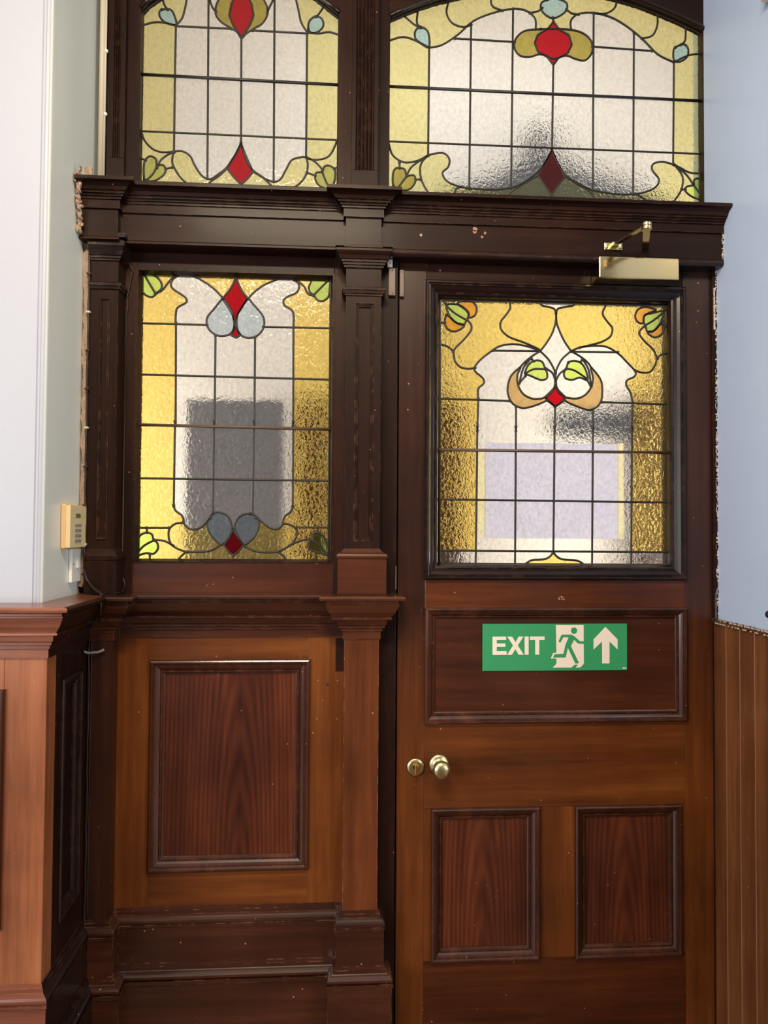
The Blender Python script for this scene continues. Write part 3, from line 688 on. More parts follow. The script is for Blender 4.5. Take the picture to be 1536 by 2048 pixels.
# right light
w2_ = root('window_2', (X(1105, 390, YGT), YGT, 2.6), 'wide arched leaded glass transom light above the door', 'window', kind='structure')
ux0, ux1 = X(777, 200, YGT), X(1425.5, 250, YGT)
archR = [(777, 43), (805, 31), (836, 19), (870, 8), (907, -1), (960, -13), (1020, -22), (1080, -25), (1140, -20), (1190, -10), (1233, 0), (1271, 11), (1310, 26), (1353, 44), (1390, 62), (1425, 83)]
bR = arch_border(archR, ux0, ux1, Z(1100, 415, YGT))
A = lambda p: sc(1.8373, 700, 0, p)
tL = [(291, 176), (340, 165), (400, 125), (450, 80), (520, 50), (600, 33), (650, 42), (680, 70), (682, 108)]
tR = [(812, 108), (812, 75), (840, 52), (895, 48), (960, 65), (1020, 100), (1080, 150), (1130, 200), (1190, 230)]
botL = [(288, 570), (340, 562), (365, 585), (360, 615), (340, 635), (355, 665), (400, 685), (470, 695), (560, 695), (620, 680), (680, 640), (715, 600), (742, 550)]
botR = [(742, 550), (765, 605), (800, 650), (850, 685), (920, 705), (1000, 715), (1070, 710), (1120, 690), (1135, 660), (1110, 625), (1115, 602), (1150, 595), (1190, 606)]
redp = [(747, 80), (770, 110), (805, 130), (815, 165), (800, 195), (765, 215), (747, 240), (727, 212), (690, 190), (678, 158), (690, 128), (725, 108)]
pieces = [
 ('clear', catmull(A(tL)) + catmull(A(tR)) + catmull(A(botR[::-1])) + catmull(A(botL[::-1])), False, False),
 ('aqua', A([(260, 100), (285, 115), (292, 150), (288, 175), (260, 160), (240, 140), (240, 115)]), True, True),
 ('aqua', A([(1195, 175), (1225, 163), (1242, 180), (1238, 210), (1210, 228), (1190, 220), (1188, 190)]), True, True),
 ('aqua', A([(725, 0), (703, 12), (705, 42), (745, 68), (790, 45), (797, 15), (775, 0), (748, -6)]), True, True),
 ('olive', A([(700, 108), (640, 115), (608, 145), (605, 180), (625, 205), (660, 210), (700, 200), (740, 215), (760, 215), (795, 205), (830, 218), (865, 222), (890, 190), (885, 150), (850, 120), (790, 108)]), True, True),
 ('red', A(redp), True, False),
 ('olive', A([(160, 685), (158, 640), (170, 618), (200, 622), (208, 645), (235, 645), (240, 668), (220, 695), (185, 698)]), True, True),
 ('leaf', A([(1310, 735), (1260, 725), (1230, 700), (1240, 685), (1262, 680), (1265, 660), (1290, 658), (1305, 690)]), True, True),
 ('red', A([(742, 553), (768, 610), (790, 650), (765, 680), (740, 715), (715, 680), (690, 645), (715, 600)]), True, False)]
leads = [A([(291, 176), (289, 370), (287, 570)]), A([(445, 92), (438, 695)]), A([(599, 33), (592, 692)]), A([(747, 235), (742, 553)]), A([(895, 48), (892, 700)]), A([(1043, 122), (1040, 715)]), A([(1190, 228), (1187, 604)]),
 A([(385, 142), (605, 155)]), A([(891, 172), (1110, 188)]), A([(120, 519), (1360, 569)]),
 A([(120, 160), (145, 150), (190, 137), (230, 145), (291, 176)]), A(tL), A(tR), A([(1190, 230), (1240, 205), (1290, 200), (1325, 220), (1345, 245)]),
 A([(375, -20), (360, 15), (355, 50), (375, 85), (415, 100), (445, 92)]), A([(252, 20), (248, 50), (246, 85), (262, 102)]), A([(180, 45), (205, 65), (235, 90), (258, 102)]), A([(525, -40), (518, 0), (525, 25), (560, 40)]),
 A([(980, -30), (975, 25), (940, 50), (895, 50)]), A([(1125, 30), (1130, 85), (1112, 130), (1072, 142)]), A([(1232, 80), (1232, 145), (1215, 165)]),
 A([(660, 48), (690, 42), (706, 30)]), A([(795, 35), (815, 50), (840, 54)]), A([(745, 66), (747, 82)]),
 A([(135, 500), (143, 530), (158, 572), (200, 597), (250, 590), (288, 570)]), A(botL), A(botR), A([(1190, 606), (1215, 618), (1250, 635), (1300, 635), (1325, 610), (1332, 570)]),
 A([(290, 570), (262, 600), (258, 640), (270, 680), (295, 720), (305, 745)]), A([(1192, 606), (1222, 650), (1216, 700), (1190, 740), (1180, 760)]),
 A([(208, 648), (175, 692)]), A([(208, 645), (230, 610), (288, 572)]), A([(241, 660), (259, 660)]), A([(182, 597), (182, 618)]),
 A([(1262, 680), (1302, 737)]), A([(1192, 606), (1235, 642), (1262, 680)]), A([(1218, 695), (1232, 698)]), A([(1285, 637), (1285, 658)]),
 A([(570, 730), (600, 702), (650, 670), (692, 646)]), A([(790, 652), (850, 680), (890, 715), (900, 740)]), A([(380, 720), (392, 692), (412, 687)]), A([(1048, 712), (1085, 735), (1095, 760)]), A([(740, 714), (740, 760)])]
glazing(w2_, YGT, bR, leads, pieces, [((778, 176), (1425, 206), 'black_bar')], 'yellow')
# transom frames
def arch_head(parent, border, x0, x1, ztop):
    """timber head cut to the arch of the light, with its inner edge"""
    arc = border[1:-1][::-1]        # left to right
    bm = bmesh.new()
    arc = [(x0, arc[0][1] - .012)] + [(a, b) for a, b in arc] + [(x1, arc[-1][1] - .012)]
    f0 = [bm.verts.new((a, Y_T, b)) for a, b in arc]; f1 = [bm.verts.new((a, .098, b)) for a, b in arc]
    t0 = [bm.verts.new((a, Y_T, ztop)) for a, b in arc]; t1 = [bm.verts.new((a, .098, ztop)) for a, b in arc]
    for i in range(len(arc) - 1):
        bm.faces.new((f0[i], f0[i + 1], t0[i + 1], t0[i])); bm.faces.new((f1[i], t1[i], t1[i + 1], f1[i + 1]))
        bm.faces.new((f0[i], f1[i], f1[i + 1], f0[i + 1])); bm.faces.new((t0[i], t0[i + 1], t1[i + 1], t1[i]))
    bm.faces.new((f0[0], t0[0], t1[0], f1[0])); bm.faces.new((f0[-1], f1[-1], t1[-1], t0[-1]))
    build('arched_head', bm, M['dark_h'], parent)
    bm = bmesh.new(); inner = [(a, Y_T - .001, b) for a, b in border[1:-1]]
    tube(bm, inner, .007, 8); build('glazing_bead', bm, M['black_h'], parent, smooth=True)
fl0, fl1 = X(213, 200, Y_T), X(281, 200, Y_T)
mm0, mm1 = X(684, 200, Y_T), X(776, 200, Y_T)
abox('stile', (XL + .004, tx0 + .002, Y_T, .098, 2.55, TOP - .02), M['dark_v'], w1)
abox('stile', (tx1 - .002, (mm0 + mm1) / 2, Y_T, .098, 2.55, TOP - .02), M['dark_v'], w1)
arch_head(w1, bL, tx0 + .001, tx1 - .001, TOP - .02)
abox('bottom_rail', (tx0, tx1, Y_T, .098, 2.5, bL[0][1] + .004), M['dark_h'], w1)
abox('stile', ((mm0 + mm1) / 2, ux0 + .002, Y_T, .098, 2.55, TOP - .02), M['dark_v'], w2_)
abox('stile', (ux1 - .002, XR - .001, Y_T, .098, 2.55, TOP - .02), M['dark_v'], w2_)
arch_head(w2_, bR, ux0 + .001, ux1 - .001, TOP - .02)
abox('bottom_rail', (ux0, ux1, Y_T, .098, 2.5, bR[0][1] + .004), M['dark_h'], w2_)
# fluted mullion strip between and at the left
def fluted(name, x0, x1, yf, z0, z1, n, zfl, label, flx0, flx1):
    bm = bmesh.new(); w = (flx1 - flx0) / n
    pl = [(x0, Y_T - .001), (x0, yf), (flx0, yf)]
    for k in range(n):
        c0 = flx0 + k * w
        for j in range(1, 6):
            a = PI * j / 6; pl.append((c0 + w * .5 - w * .40 * math.cos(a), yf + .006 * math.sin(a)))
        pl.append((c0 + w, yf))
    pl += [(x1, yf), (x1, Y_T - .001)]
    a = [bm.verts.new((x, y, zfl)) for x, y in pl]; b_ = [bm.verts.new((x, y, z1)) for x, y in pl]
    for i in range(len(pl) - 1): bm.faces.new((a[i], a[i + 1], b_[i + 1], b_[i]))
    bm.faces.new(b_); bm.faces.new(a[::-1])
    box(bm, x0, x1, yf, Y_T - .001, z0, zfl - .0005)
    return tag(build(name, bm, M['dark_v'], origin=((x0 + x1) / 2, yf, z0), bevel=.0008), label, 'mullion')
YM = .028
fluted('fluted_mullion', X(704, 200, YM), X(757, 200, YM), YM, 2.60, TOP - .03, 5, Z(730, 340, YM), 'dark fluted wooden mullion between the two transom windows', X(712, 200, YM), X(749, 200, YM))
fluted('fluted_mullion', X(214, 200, .04), X(250, 200, .04), .04, 2.60, TOP - .03, 3, Z(228, 315, .04), 'dark fluted wooden strip at the left edge of the smaller transom window', X(226, 200, .04), X(240, 200, .04))

# ================================================================== TRANSOM BEAM
YB, YBB = -.052, -.078
c0_, c1_ = X(692, 440, YBB), X(763, 440, YBB)
l1_ = X(236, 430, YBB)
zq = lambda py, o_: Z(384, py, YB - o_)
prof_b = [(-.09, zq(491, 0)), (0, zq(491, 0)), (.004, zq(490, .004)), (.004, zq(486, .004)), (0, zq(484, 0)), (0, zq(430, 0)), (.007, zq(429.5, .007)), (.007, zq(412, .007)), (.012, zq(411, .012)), (.012, zq(406, .012)),
          (.017, zq(405, .017)), (.018, zq(400, .018)), (.024, zq(399, .024)), (.025, zq(395, .025)), (.030, zq(393, .030)), (.034, zq(386, .034)), (.043, zq(379, .043)), (.053, zq(374, .053)), (.056, zq(372.5, .056)), (.056, zq(366, .056)), (-.09, zq(366, .056) - .001)]
beam = root('transom_beam', (.2, YB, 2.45), 'dark wooden beam with stepped cornice running between transom lights and door', 'beam')
bm = bmesh.new()
sweep(bm, [(XL + .003, YBB), (l1_, YBB), (l1_, YB), (c0_, YB), (c0_, YBB), (c1_, YBB), (c1_, YB), (XR - .001, YB)], prof_b)
build('cornice', bm, M['dark_h'], beam)
zb_ = prof_b[1][1]
# edge bead over the door head
bm = bmesh.new(); sweep(bm, [(c1_ + .012, YB + .0), (XR - .002, YB + .0)], [(-.095, zb_ - .0005), (.006, zb_ - .0005), (.007, zb_ - .005), (.005, zb_ - .009), (0, zb_ - .013), (-.050, zb_ - .013)])
build('door_head_bead', bm, M['black_h'], beam)

# ================================================================== DADO RAIL, PLINTH (one path each, breaking forward round the pilasters)
zd = lambda py, o_: Z(450, py, -o_)
prof_d = [(0, zd(1190, .072)), (.060, zd(1190, .072)), (.068, zd(1191, .072)), (.072, zd(1194, .072)), (.070, zd(1198, .07)), (.052, zd(1200, .052)), (.052, zd(1204, .052)), (.055, zd(1205, .055)), (.055, zd(1207, .055)),
          (.052, zd(1212, .052)), (.044, zd(1222, .044)), (.034, zd(1230, .034)), (.032, zd(1232, .03)), (.036, zd(1232.5, .036)), (.036, zd(1236, .036)), (.022, zd(1237, .022)), (.020, zd(1246, .02)), (.015, zd(1248, .015)), (.015, zd(1252, .015)),
          (.009, zd(1253, .01)), (.009, zd(1258, .008)), (.004, zd(1259, .004)), (.004, zd(1274, .004)), (0, zd(1274, .004))]
# left part, on the wall wainscot
bm = bmesh.new(); sweep(bm, [(-1.9, YW), (XW, YW), (XW, Y_PL)], [(-.16, prof_d[0][1])] + prof_d[1:-1] + [(-.16, prof_d[-1][1])], after=(xa, Y_PL))
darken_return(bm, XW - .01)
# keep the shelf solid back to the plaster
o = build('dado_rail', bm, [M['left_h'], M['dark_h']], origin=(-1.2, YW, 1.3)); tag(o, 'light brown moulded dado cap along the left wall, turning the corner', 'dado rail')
bm = bmesh.new(); box(bm, XL - .002, XW + .01, YW + .1, Y_PL, 1.36, prof_d[0][1] - .0006)
o2 = build('shelf_top', bm, M['left_h'], o)
bm = bmesh.new(); sweep(bm, [(XW + .0008, Y_PL), (xa, Y_PL), (xb, 0), (xp0, 0), (xp0, Y_P), (xp1, Y_P), (xp1, -.008)], prof_d, before=(XW + .0008, YW))
o = build('dado_rail', bm, M['dado'], origin=(-.3, 0, 1.3)); tag(o, 'dark reddish moulded dado rail under the stained glass sidelight', 'dado rail')
zs = lambda py, o_: Z(450, py, -o_)
q1 = [(0, zs(1810, 0)), (.003, zs(1811, .003)), (.004, zs(1817, .004)), (.007, zs(1818, .007)), (.007, zs(1825, .007)), (.009, zs(1826.5, .009)), (.013, zs(1829.5, .013)), (.0175, zs(1833.5, .0175)), (.0205, zs(1838, .02)), (.021, zs(1842, .021)), (.018, zs(1846, .018)), (.021, zs(1847, .021)), (.021, zs(1851, .021)), (.018, zs(1852, .018))]
q2 = [(.018, zs(1921, .018)), (.021, zs(1922, .021)), (.022, zs(1928, .022)), (.026, zs(1929, .026)), (.027, zs(1936, .027)), (.029, zs(1938, .029)), (.033, zs(1941, .033)), (.038, zs(1945.5, .038)), (.0415, zs(1950, .041)), (.042, zs(1954, .041)), (.037, zs(1958, .037)), (.044, zs(1959, .044)), (.044, zs(1966, .044)), (.040, zs(1967, .04)), (.040, 0)]
prof_s = [(-.02, q1[0][1])] + q1 + q2 + [(-.02, 0)]
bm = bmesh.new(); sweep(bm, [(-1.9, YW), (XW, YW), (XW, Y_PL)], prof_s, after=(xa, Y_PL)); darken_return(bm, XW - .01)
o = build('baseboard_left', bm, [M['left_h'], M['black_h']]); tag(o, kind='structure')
bm = bmesh.new(); sweep(bm, [(XW + .001, Y_PL), (xa, Y_PL), (xb, 0), (xp0, 0), (xp0, Y_P), (xp1, Y_P), (xp1, -.008)], prof_s, before=(XW + .001, YW))
o = build('baseboard_middle', bm, M['base']); tag(o, kind='structure')

# ================================================================== PILASTERS
def pil_sweep(bm, path, prof): sweep(bm, path, [(-.01, prof[0][1])] + prof + [(-.01, prof[-1][1])])
zc = lambda py, o_=0: Z(728, py, Y_P - o_)
pm = root('pilaster', ((xp0 + xp1) / 2, Y_P, .45), 'brown wooden pilaster with moulded capital, standing just left of the door', 'pilaster')
upath = [(up0, .005), (up0, Y_P), (up1, Y_P), (up1, -.006)]
cap = [(0, zc(536)), (.006, zc(535, .006)), (.006, zc(530, .006)), (.010, zc(529, .01)), (.010, zc(524, .01)), (.014, zc(523, .014)), (.014, zc(519, .014)), (.018, zc(517, .018)), (.021, zc(510, .021)), (.027, zc(504, .027)), (.030, zc(500, .03)), (.030, zc(496, .03)), (.022, zc(495, .022)), (.022, zc(493, .022)), (.032, zc(492, .032)), (.032, zc(486, .032)), (0, zc(486, .032))]
bm = bmesh.new(); pil_sweep(bm, upath, cap); build('capital', bm, M['dark_h'], pm)
bm = bmesh.new(); pil_sweep(bm, upath, [(0, zc(592)), (.004, zc(591, .004)), (.004, zc(587, .004)), (.008, zc(586, .008)), (.009, zc(580, .009)), (.012, zc(579, .012)), (.012, zc(575, .012)), (0, zc(574))]); build('neck_moulding', bm, M['dark_h'], pm)
# upper shaft with sunk panel
spz0, spz1 = zc(1099), cap[-1][1]
pq = (X(709, 850, Y_P), X(747, 850, Y_P), zc(1082), zc(606))
bm = bmesh.new()
for b in ((up0, pq[0], spz0, spz1), (pq[1], up1, spz0, spz1), (pq[0], pq[1], spz0, pq[2]), (pq[0], pq[1], pq[3], spz1)):
    box(bm, b[0], b[1], Y_P, -.004, b[2], b[3])
box(bm, pq[0], pq[1], Y_P + .012, -.004, pq[2], pq[3])
build('upper_shaft', bm, M['dark_v'], pm)
bm = bmesh.new(); rect_frame(bm, *pq, [(0, Y_P - .001), (.002, Y_P - .001), (.003, Y_P + .003), (.006, Y_P + .003), (.007, Y_P + .007), (.010, Y_P + .007), (.011, Y_P + .013), (0, Y_P + .013)])
build('sunk_panel_moulding', bm, M['dark_v'], pm)
bpath = [(up0, .005), (up0, Y_P), (up1, Y_P), (up1, -.006)]
bm = bmesh.new(); pil_sweep(bm, bpath, [(.019, zd(1190, .072) + .001), (.019, zc(1119, .019)), (.017, zc(1118, .017)), (.021, zc(1116, .021)), (.022, zc(1112, .022)), (.019, zc(1108, .019)), (.010, zc(1105, .010)), (.006, zc(1102, .006)), (0, zc(1097, 0))])
build('base_block', bm, M['panel_h'], pm)
lz0, lz1 = .45, prof_d[-2][1]
abox('lower_shaft', (xp0, xp1, Y_P, -.004, q1[0][1] - .01, lz1), M['pilaster'], pm, bevel=.0012)
# left canted pilaster
YU = -.046
ua, ub = X(232, 850, YU), X(247, 850, Y3)
u0 = XL + .022
zl = lambda py, o_=0: Z(210, py, YU - o_)
pl_ = root('pilaster', ((u0 + ua) / 2, YU, .45), 'dark canted pilaster squeezed against the left plaster wall, beside the sidelight', 'pilaster')
lp = [(u0, YU), (ua, YU), (ub, Y3 - .002)]
bm = bmesh.new(); pil_sweep(bm, lp, [(0, zl(521)), (.005, zl(520, .005)), (.005, zl(516, .005)), (.009, zl(515, .009)), (.009, zl(510, .009)), (.013, zl(509, .013)), (.016, zl(500, .016)), (.024, zl(489, .024)), (.024, zl(480, .024)), (.018, zl(479, .018)), (.018, zl(474, .018)), (.028, zl(473, .028)), (.028, zl(465, .028)), (0, zl(465, .028))])
build('capital', bm, M['black_h'], pl_)
bm = bmesh.new(); pil_sweep(bm, lp, [(0, zl(578)), (.005, zl(577, .005)), (.006, zl(571, .006)), (.010, zl(570, .01)), (.010, zl(565, .01)), (0, zl(563))]); build('neck_moulding', bm, M['black_h'], pl_)
bm = bmesh.new(); pil_sweep(bm, lp, [(0, zl(1100)), (0, zl(466))]); build('upper_shaft', bm, M['dark_v'], pl_)
lq = (X(196, 850, YU), X(217, 850, YU), zl(1079), zl(597))
bm = bmesh.new(); rect_frame(bm, *lq, [(0, YU + .001), (0, YU - .003), (.002, YU - .004), (.004, YU - .003), (.005, YU - .001), (.007, YU - .0015), (.008, YU + .001)])
build('sunk_panel_moulding', bm, M['dark_v'], pl_)
bm = bmesh.new(); pil_sweep(bm, lp, [(.010, zd(1190, .072) + .001), (.010, zl(1122, .01)), (.013, zl(1119, .013)), (.013, zl(1112, .013)), (.008, zl(1106, .008)), (.004, zl(1102, .004)), (0, zl(1098))]); build('base_block', bm, M['dark_v'], pl_)
bm = bmesh.new(); pil_sweep(bm, [(XW + .001, Y_PL), (xa, Y_PL), (xb, -.001)], [(0, q1[0][1] - .01), (0, lz1)]); build('lower_shaft', bm, M['brown_v'], pl_)

# ================================================================== PANELLING
# jamb strip between pilaster and door
o = abox('door_jamb', (up1 - .002, DX0 - .002, -.010, .10, 0, 2.458), M['dark_v'], origin=(DX0, 0, 0)); tag(o, 'dark scuffed door jamb between the pilaster and the door edge', 'door jamb')
o = abox('strike_edge', (DX0 - .0045, DX0 - .0015, -.0108, -.0095, Z(790, 1178), Z(790, 1132)), M['old_brass'], o, bevel=0)
o = abox('trim_1', (XL, XR, .0575, .096, DZ1 - .012, 2.56), M['dark_h'], bevel=0); tag(o, kind='structure')
o = abox('trim_3', (DX0 - .0015, DX0 + .022, .047, .096, 0, DZ1 - .0125), M['dark_v'], bevel=0); tag(o, kind='structure')  # rebate strip added to stop hall light leaking through the gap
o = abox('trim_4', (DX1 - .020, XR - .0002, .047, .096, 0, DZ1 - .0125), M['dark_v'], bevel=0); tag(o, kind='structure')  # same added light stop on the hinge side
wp = root('wall_panelling', (-.3, 0, .45), 'brown framed wooden wall panel below the stained glass sidelight', 'wall panelling')
wq = (X(297, 1530), X(618.5, 1530), Z(460, 1741.5), Z(460, 1318.5))
pz0, pz1 = q1[0][1] - .01, prof_d[-1][1] + .0
abox('stile', (xb - .004, wq[0] + .004, 0, .05, pz0, pz1), M['warm_v'], wp, bevel=.0008)
abox('stile', (wq[1] - .004, xp0 + .002, 0, .05, pz0, pz1), M['warm_v'], wp, bevel=.0008)
abox('top_rail', (wq[0] + .004, wq[1] - .004, .0004, .05, wq[3] - .004, pz1), M['warm_h'], wp, bevel=.0008)
abox('bottom_rail', (wq[0] + .004, wq[1] - .004, .0004, .05, pz0, wq[2] + .004), M['warm_h'], wp, bevel=.0008)
abox('panel', (wq[0] + .02, wq[1] - .02, .010, .03, wq[2] + .02, wq[3] - .02), M['panel'], wp, bevel=0)
bolection(wp, 'panel_moulding', wq, .044, .014, M['mid_moulding'])
bm = bmesh.new(); box(bm, XL, xp1, .052, .118, .0, 1.42); o = build('trim_2', bm, M['dark_h']); tag(o, kind='structure')
# thin dark strip beside pilaster
abox('dark_strip', (X(671, 1300), xp0 + .001, -.0025, .001, Z(680, 1342), Z(680, 1276)), M['dark_v'], wp, bevel=.0006)
# left wall wainscot (front) and return
wl_ = root('wall_panelling', (-1.2, YW, .45), 'light brown wooden wainscot facing the room at the left edge', 'wall panelling')
fx = X(7, 1600, YW)
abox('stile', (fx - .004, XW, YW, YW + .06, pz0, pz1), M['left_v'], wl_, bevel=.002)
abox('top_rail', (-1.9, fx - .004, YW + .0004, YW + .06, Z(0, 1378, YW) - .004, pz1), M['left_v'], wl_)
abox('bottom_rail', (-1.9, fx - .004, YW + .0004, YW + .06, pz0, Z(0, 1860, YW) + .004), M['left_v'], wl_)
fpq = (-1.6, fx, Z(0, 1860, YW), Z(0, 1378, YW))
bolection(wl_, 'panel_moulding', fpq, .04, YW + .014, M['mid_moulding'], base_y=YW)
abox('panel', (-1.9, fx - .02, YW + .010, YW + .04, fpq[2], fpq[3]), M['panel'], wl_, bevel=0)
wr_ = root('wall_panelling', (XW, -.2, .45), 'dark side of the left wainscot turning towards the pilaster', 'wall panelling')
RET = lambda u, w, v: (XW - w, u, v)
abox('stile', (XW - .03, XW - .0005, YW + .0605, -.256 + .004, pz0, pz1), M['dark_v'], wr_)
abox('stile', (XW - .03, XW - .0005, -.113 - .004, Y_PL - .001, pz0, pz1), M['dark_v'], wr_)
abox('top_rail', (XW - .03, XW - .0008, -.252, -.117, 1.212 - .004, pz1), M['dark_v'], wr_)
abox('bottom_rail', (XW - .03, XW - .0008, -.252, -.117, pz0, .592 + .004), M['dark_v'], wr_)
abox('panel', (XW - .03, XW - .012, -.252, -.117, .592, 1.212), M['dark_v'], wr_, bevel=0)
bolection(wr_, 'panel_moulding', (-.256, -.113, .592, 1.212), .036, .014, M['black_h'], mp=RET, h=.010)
# right: matchboard wainscot on the blue wall
mb = root('matchboard_wainscot', (XR, -.45, 0), 'brown tongue and groove wainscot under the blue wall on the right', 'wainscot')
ztop = 1.327
bm = bmesh.new(); bw = .0745; y = -.012
pl = [(XR - .001, y)]
x_f = XR - .014
pl.append((x_f, y))
while y > -.85:
    pl += [(x_f, y - bw + .010), (x_f + .003, y - bw + .007), (x_f - .003, y - bw + .004), (x_f - .003, y - bw + .001), (x_f + .002, y - bw)]
    y -= bw
    pl.append((x_f, y - .001))
pl.append((XR - .001, y - .001))
a = [bm.verts.new((p[0], p[1], .0)) for p in pl]; b_ = [bm.verts.new((p[0], p[1], ztop)) for p in pl]
for i in range(len(pl) - 1):
    f = bm.faces.new((a[i], a[i + 1], b_[i + 1], b_[i]))
    if i >= 2 and (i - 2) % 6 == 2: f.material_index = 1  # reflection along each bead, painted as a paler face
bm.faces.new(b_); bm.faces.new(a[::-1])
build('boards', bm, [M['board'], M['bead']], mb)
bm = bmesh.new(); box(bm, XR - .020, XR - .001, -.9, -.012, ztop, ztop + .008); build('capping', bm, M['board'], mb, bevel=.003)
bm = bmesh.new()
for k in range(260):
    yy = -.014 - (k / 260) ** 1.5 * .85 - random.uniform(0, .004); ln = random.uniform(.002, .012); 
    zz = ztop + random.choice((0.0075, .0075, -.002)); xx = XR - random.choice((.0205, .0195, .004))
    box(bm, xx - .001, xx + .001, yy - ln, yy, zz - .0012, zz + .0018)
build('paint_line', bm, M['paintchip'], mb)['label'] = 'ragged pale paint line along the top'
o = abox('door_stop', (XR - .014, XR - .0005, -.0115, -.001, 0, 2.44), M['dark_v'], bevel=.001, origin=(XR, 0, 0)); tag(o, 'thin dark timber edge between the hinges and the right wall', 'door stop')
bm = bmesh.new()
for k in range(170):
    zz = random.uniform(1.34, 2.62); h = random.uniform(.002, .012); yy = -.0125 if zz < 2.44 else -.055
    box(bm, XR - random.uniform(.002, .006), XR - .0003, yy - .0008, yy + .004, zz, zz + h)
o = build('paint_edge', bm, M['paintchip'], origin=(XR, -.012, 2.0)); tag(o, 'ragged cream paint edge where the door frame meets the blue wall', 'paint edge', kind='stuff')

def spots(name, pts, y, parent, mat, label=None):
    for px, py, rr in pts:
        bm = bmesh.new(); c = P(px, py, y); n_ = 9
        extrude_poly(bm, [(c.x + rr * random.uniform(.7, 1.2) * math.cos(2 * PI * k / n_), c.z + rr * random.uniform(.7, 1.2) * math.sin(2 * PI * k / n_)) for k in range(n_)], y - .0004, y + .0004)
        ob = build(name, bm, M[mat], parent)
        if label: ob['label'] = label
spots('nail_hole', [(655, 1369, .004)], 0, wp, 'black', 'small dark drilled hole')
spots('nail_mark', [(636, 1361, .0022), (675, 1361, .0022), (645, 1401, .002), (634, 1438, .002), (674, 1438, .002), (626, 1466, .0024)], 0, wp, 'bead', 'small pale filled nail hole')
spots('filled_hole', [(950, 458, .0075), (949, 464, .006), (842, 470, .005), (964, 474, .004), (970, 466, .004)], YB, beam, 'bead', 'pale filled knock in the beam face')
spots('filled_hole', [(880, 522, .003), (920, 521, .003), (880, 541, .003), (1396, 566, .003)], .0002, door, 'bead', 'pale filled screw hole at the door top')
spots('worn_knot', [(1119, 1197, .005), (1123, 1196, .006), (1127, 1198, .004)], .0004, door, 'bead', 'pale worn knot in the middle rail')
# ================================================================== SMALL THINGS
# door closer
clx0, clx1, YC = X(1198, 536, -.07), X(1359, 536, -.07), -.07
cz0, cz1 = Z(1280, 558, YC), Z(1280, 514, YC)
dc = root('door_closer', ((clx0 + clx1) / 2, 0, cz0), 'polished pale brass door closer box with folding arm at top right of the door', 'door closer')
bm = bmesh.new(); box(bm, clx0, clx1, YC, -.0005, cz0, cz1); build('closer_body', bm, M['brass'], dc, bevel=.004)
shx = X(1293, 505, -.03)
bm = bmesh.new(); lathe(bm, [(.009, 0), (.009, .016), (.012, .017), (.012, .026), (.008, .028)], (shx, -.03, cz1), axis='Z', seg=20); build('spindle', bm, M['old_brass'], dc, smooth=False)
za = cz1 + .024
ye = -.21
ex = X(1293, 437, ye)
bm = bmesh.new()
vs = [(shx - .011, -.018), (shx + .011, -.018), (ex + .0115, ye), (ex - .0115, ye)]
a = [bm.verts.new((x_, y_, za)) for x_, y_ in vs]; b_ = [bm.verts.new((x_, y_, za + .006)) for x_, y_ in vs]
bm.faces.new(a[::-1]); bm.faces.new(b_)
for i in range(4): bm.faces.new((a[i], a[(i + 1) % 4], b_[(i + 1) % 4], b_[i]))
build('main_arm', bm, M['brass'], dc, bevel=.0015)
bm = bmesh.new(); lathe(bm, [(.0135, -.002), (.0145, .0), (.0145, .007), (.012, .009), (.0145, .010), (.0145, .017), (.011, .019)], (ex, ye, za), axis='Z', seg=24); build('elbow_joint', bm, M['brass'], dc)
bx_ = X(1229, 490, YB - .012)
bm = bmesh.new(); d = (Vector((bx_, YB - .014)) - Vector((ex, ye))); nn = Vector((-d.y, d.x)).normalized() * .0095
vs = [Vector((ex, ye)) + nn, Vector((ex, ye)) - nn, Vector((bx_, YB - .014)) - nn * .8, Vector((bx_, YB - .014)) + nn * .8]
a = [bm.verts.new((v_.x, v_.y, za + .010)) for v_ in vs]; b_ = [bm.verts.new((v_.x, v_.y, za + .015)) for v_ in vs]
bm.faces.new(a[::-1]); bm.faces.new(b_)
for i in range(4): bm.faces.new((a[i], a[(i + 1) % 4], b_[(i + 1) % 4], b_[i]))
build('forearm', bm, M['brass'], dc, bevel=.001)
bm = bmesh.new(); box(bm, bx_ - .028, bx_ + .028, YB - .004, YB - .0003, za + .001, za + .023); box(bm, bx_ - .010, bx_ + .010, YB - .022, YB - .003, za + .006, za + .019)
box(bm, bx_ - .026, bx_ - .018, YB - .009, YB - .003, za + .005, za + .019); box(bm, bx_ + .018, bx_ + .026, YB - .009, YB - .003, za + .005, za + .019)
build('frame_bracket', bm, M['old_brass'], dc, bevel=.0015)

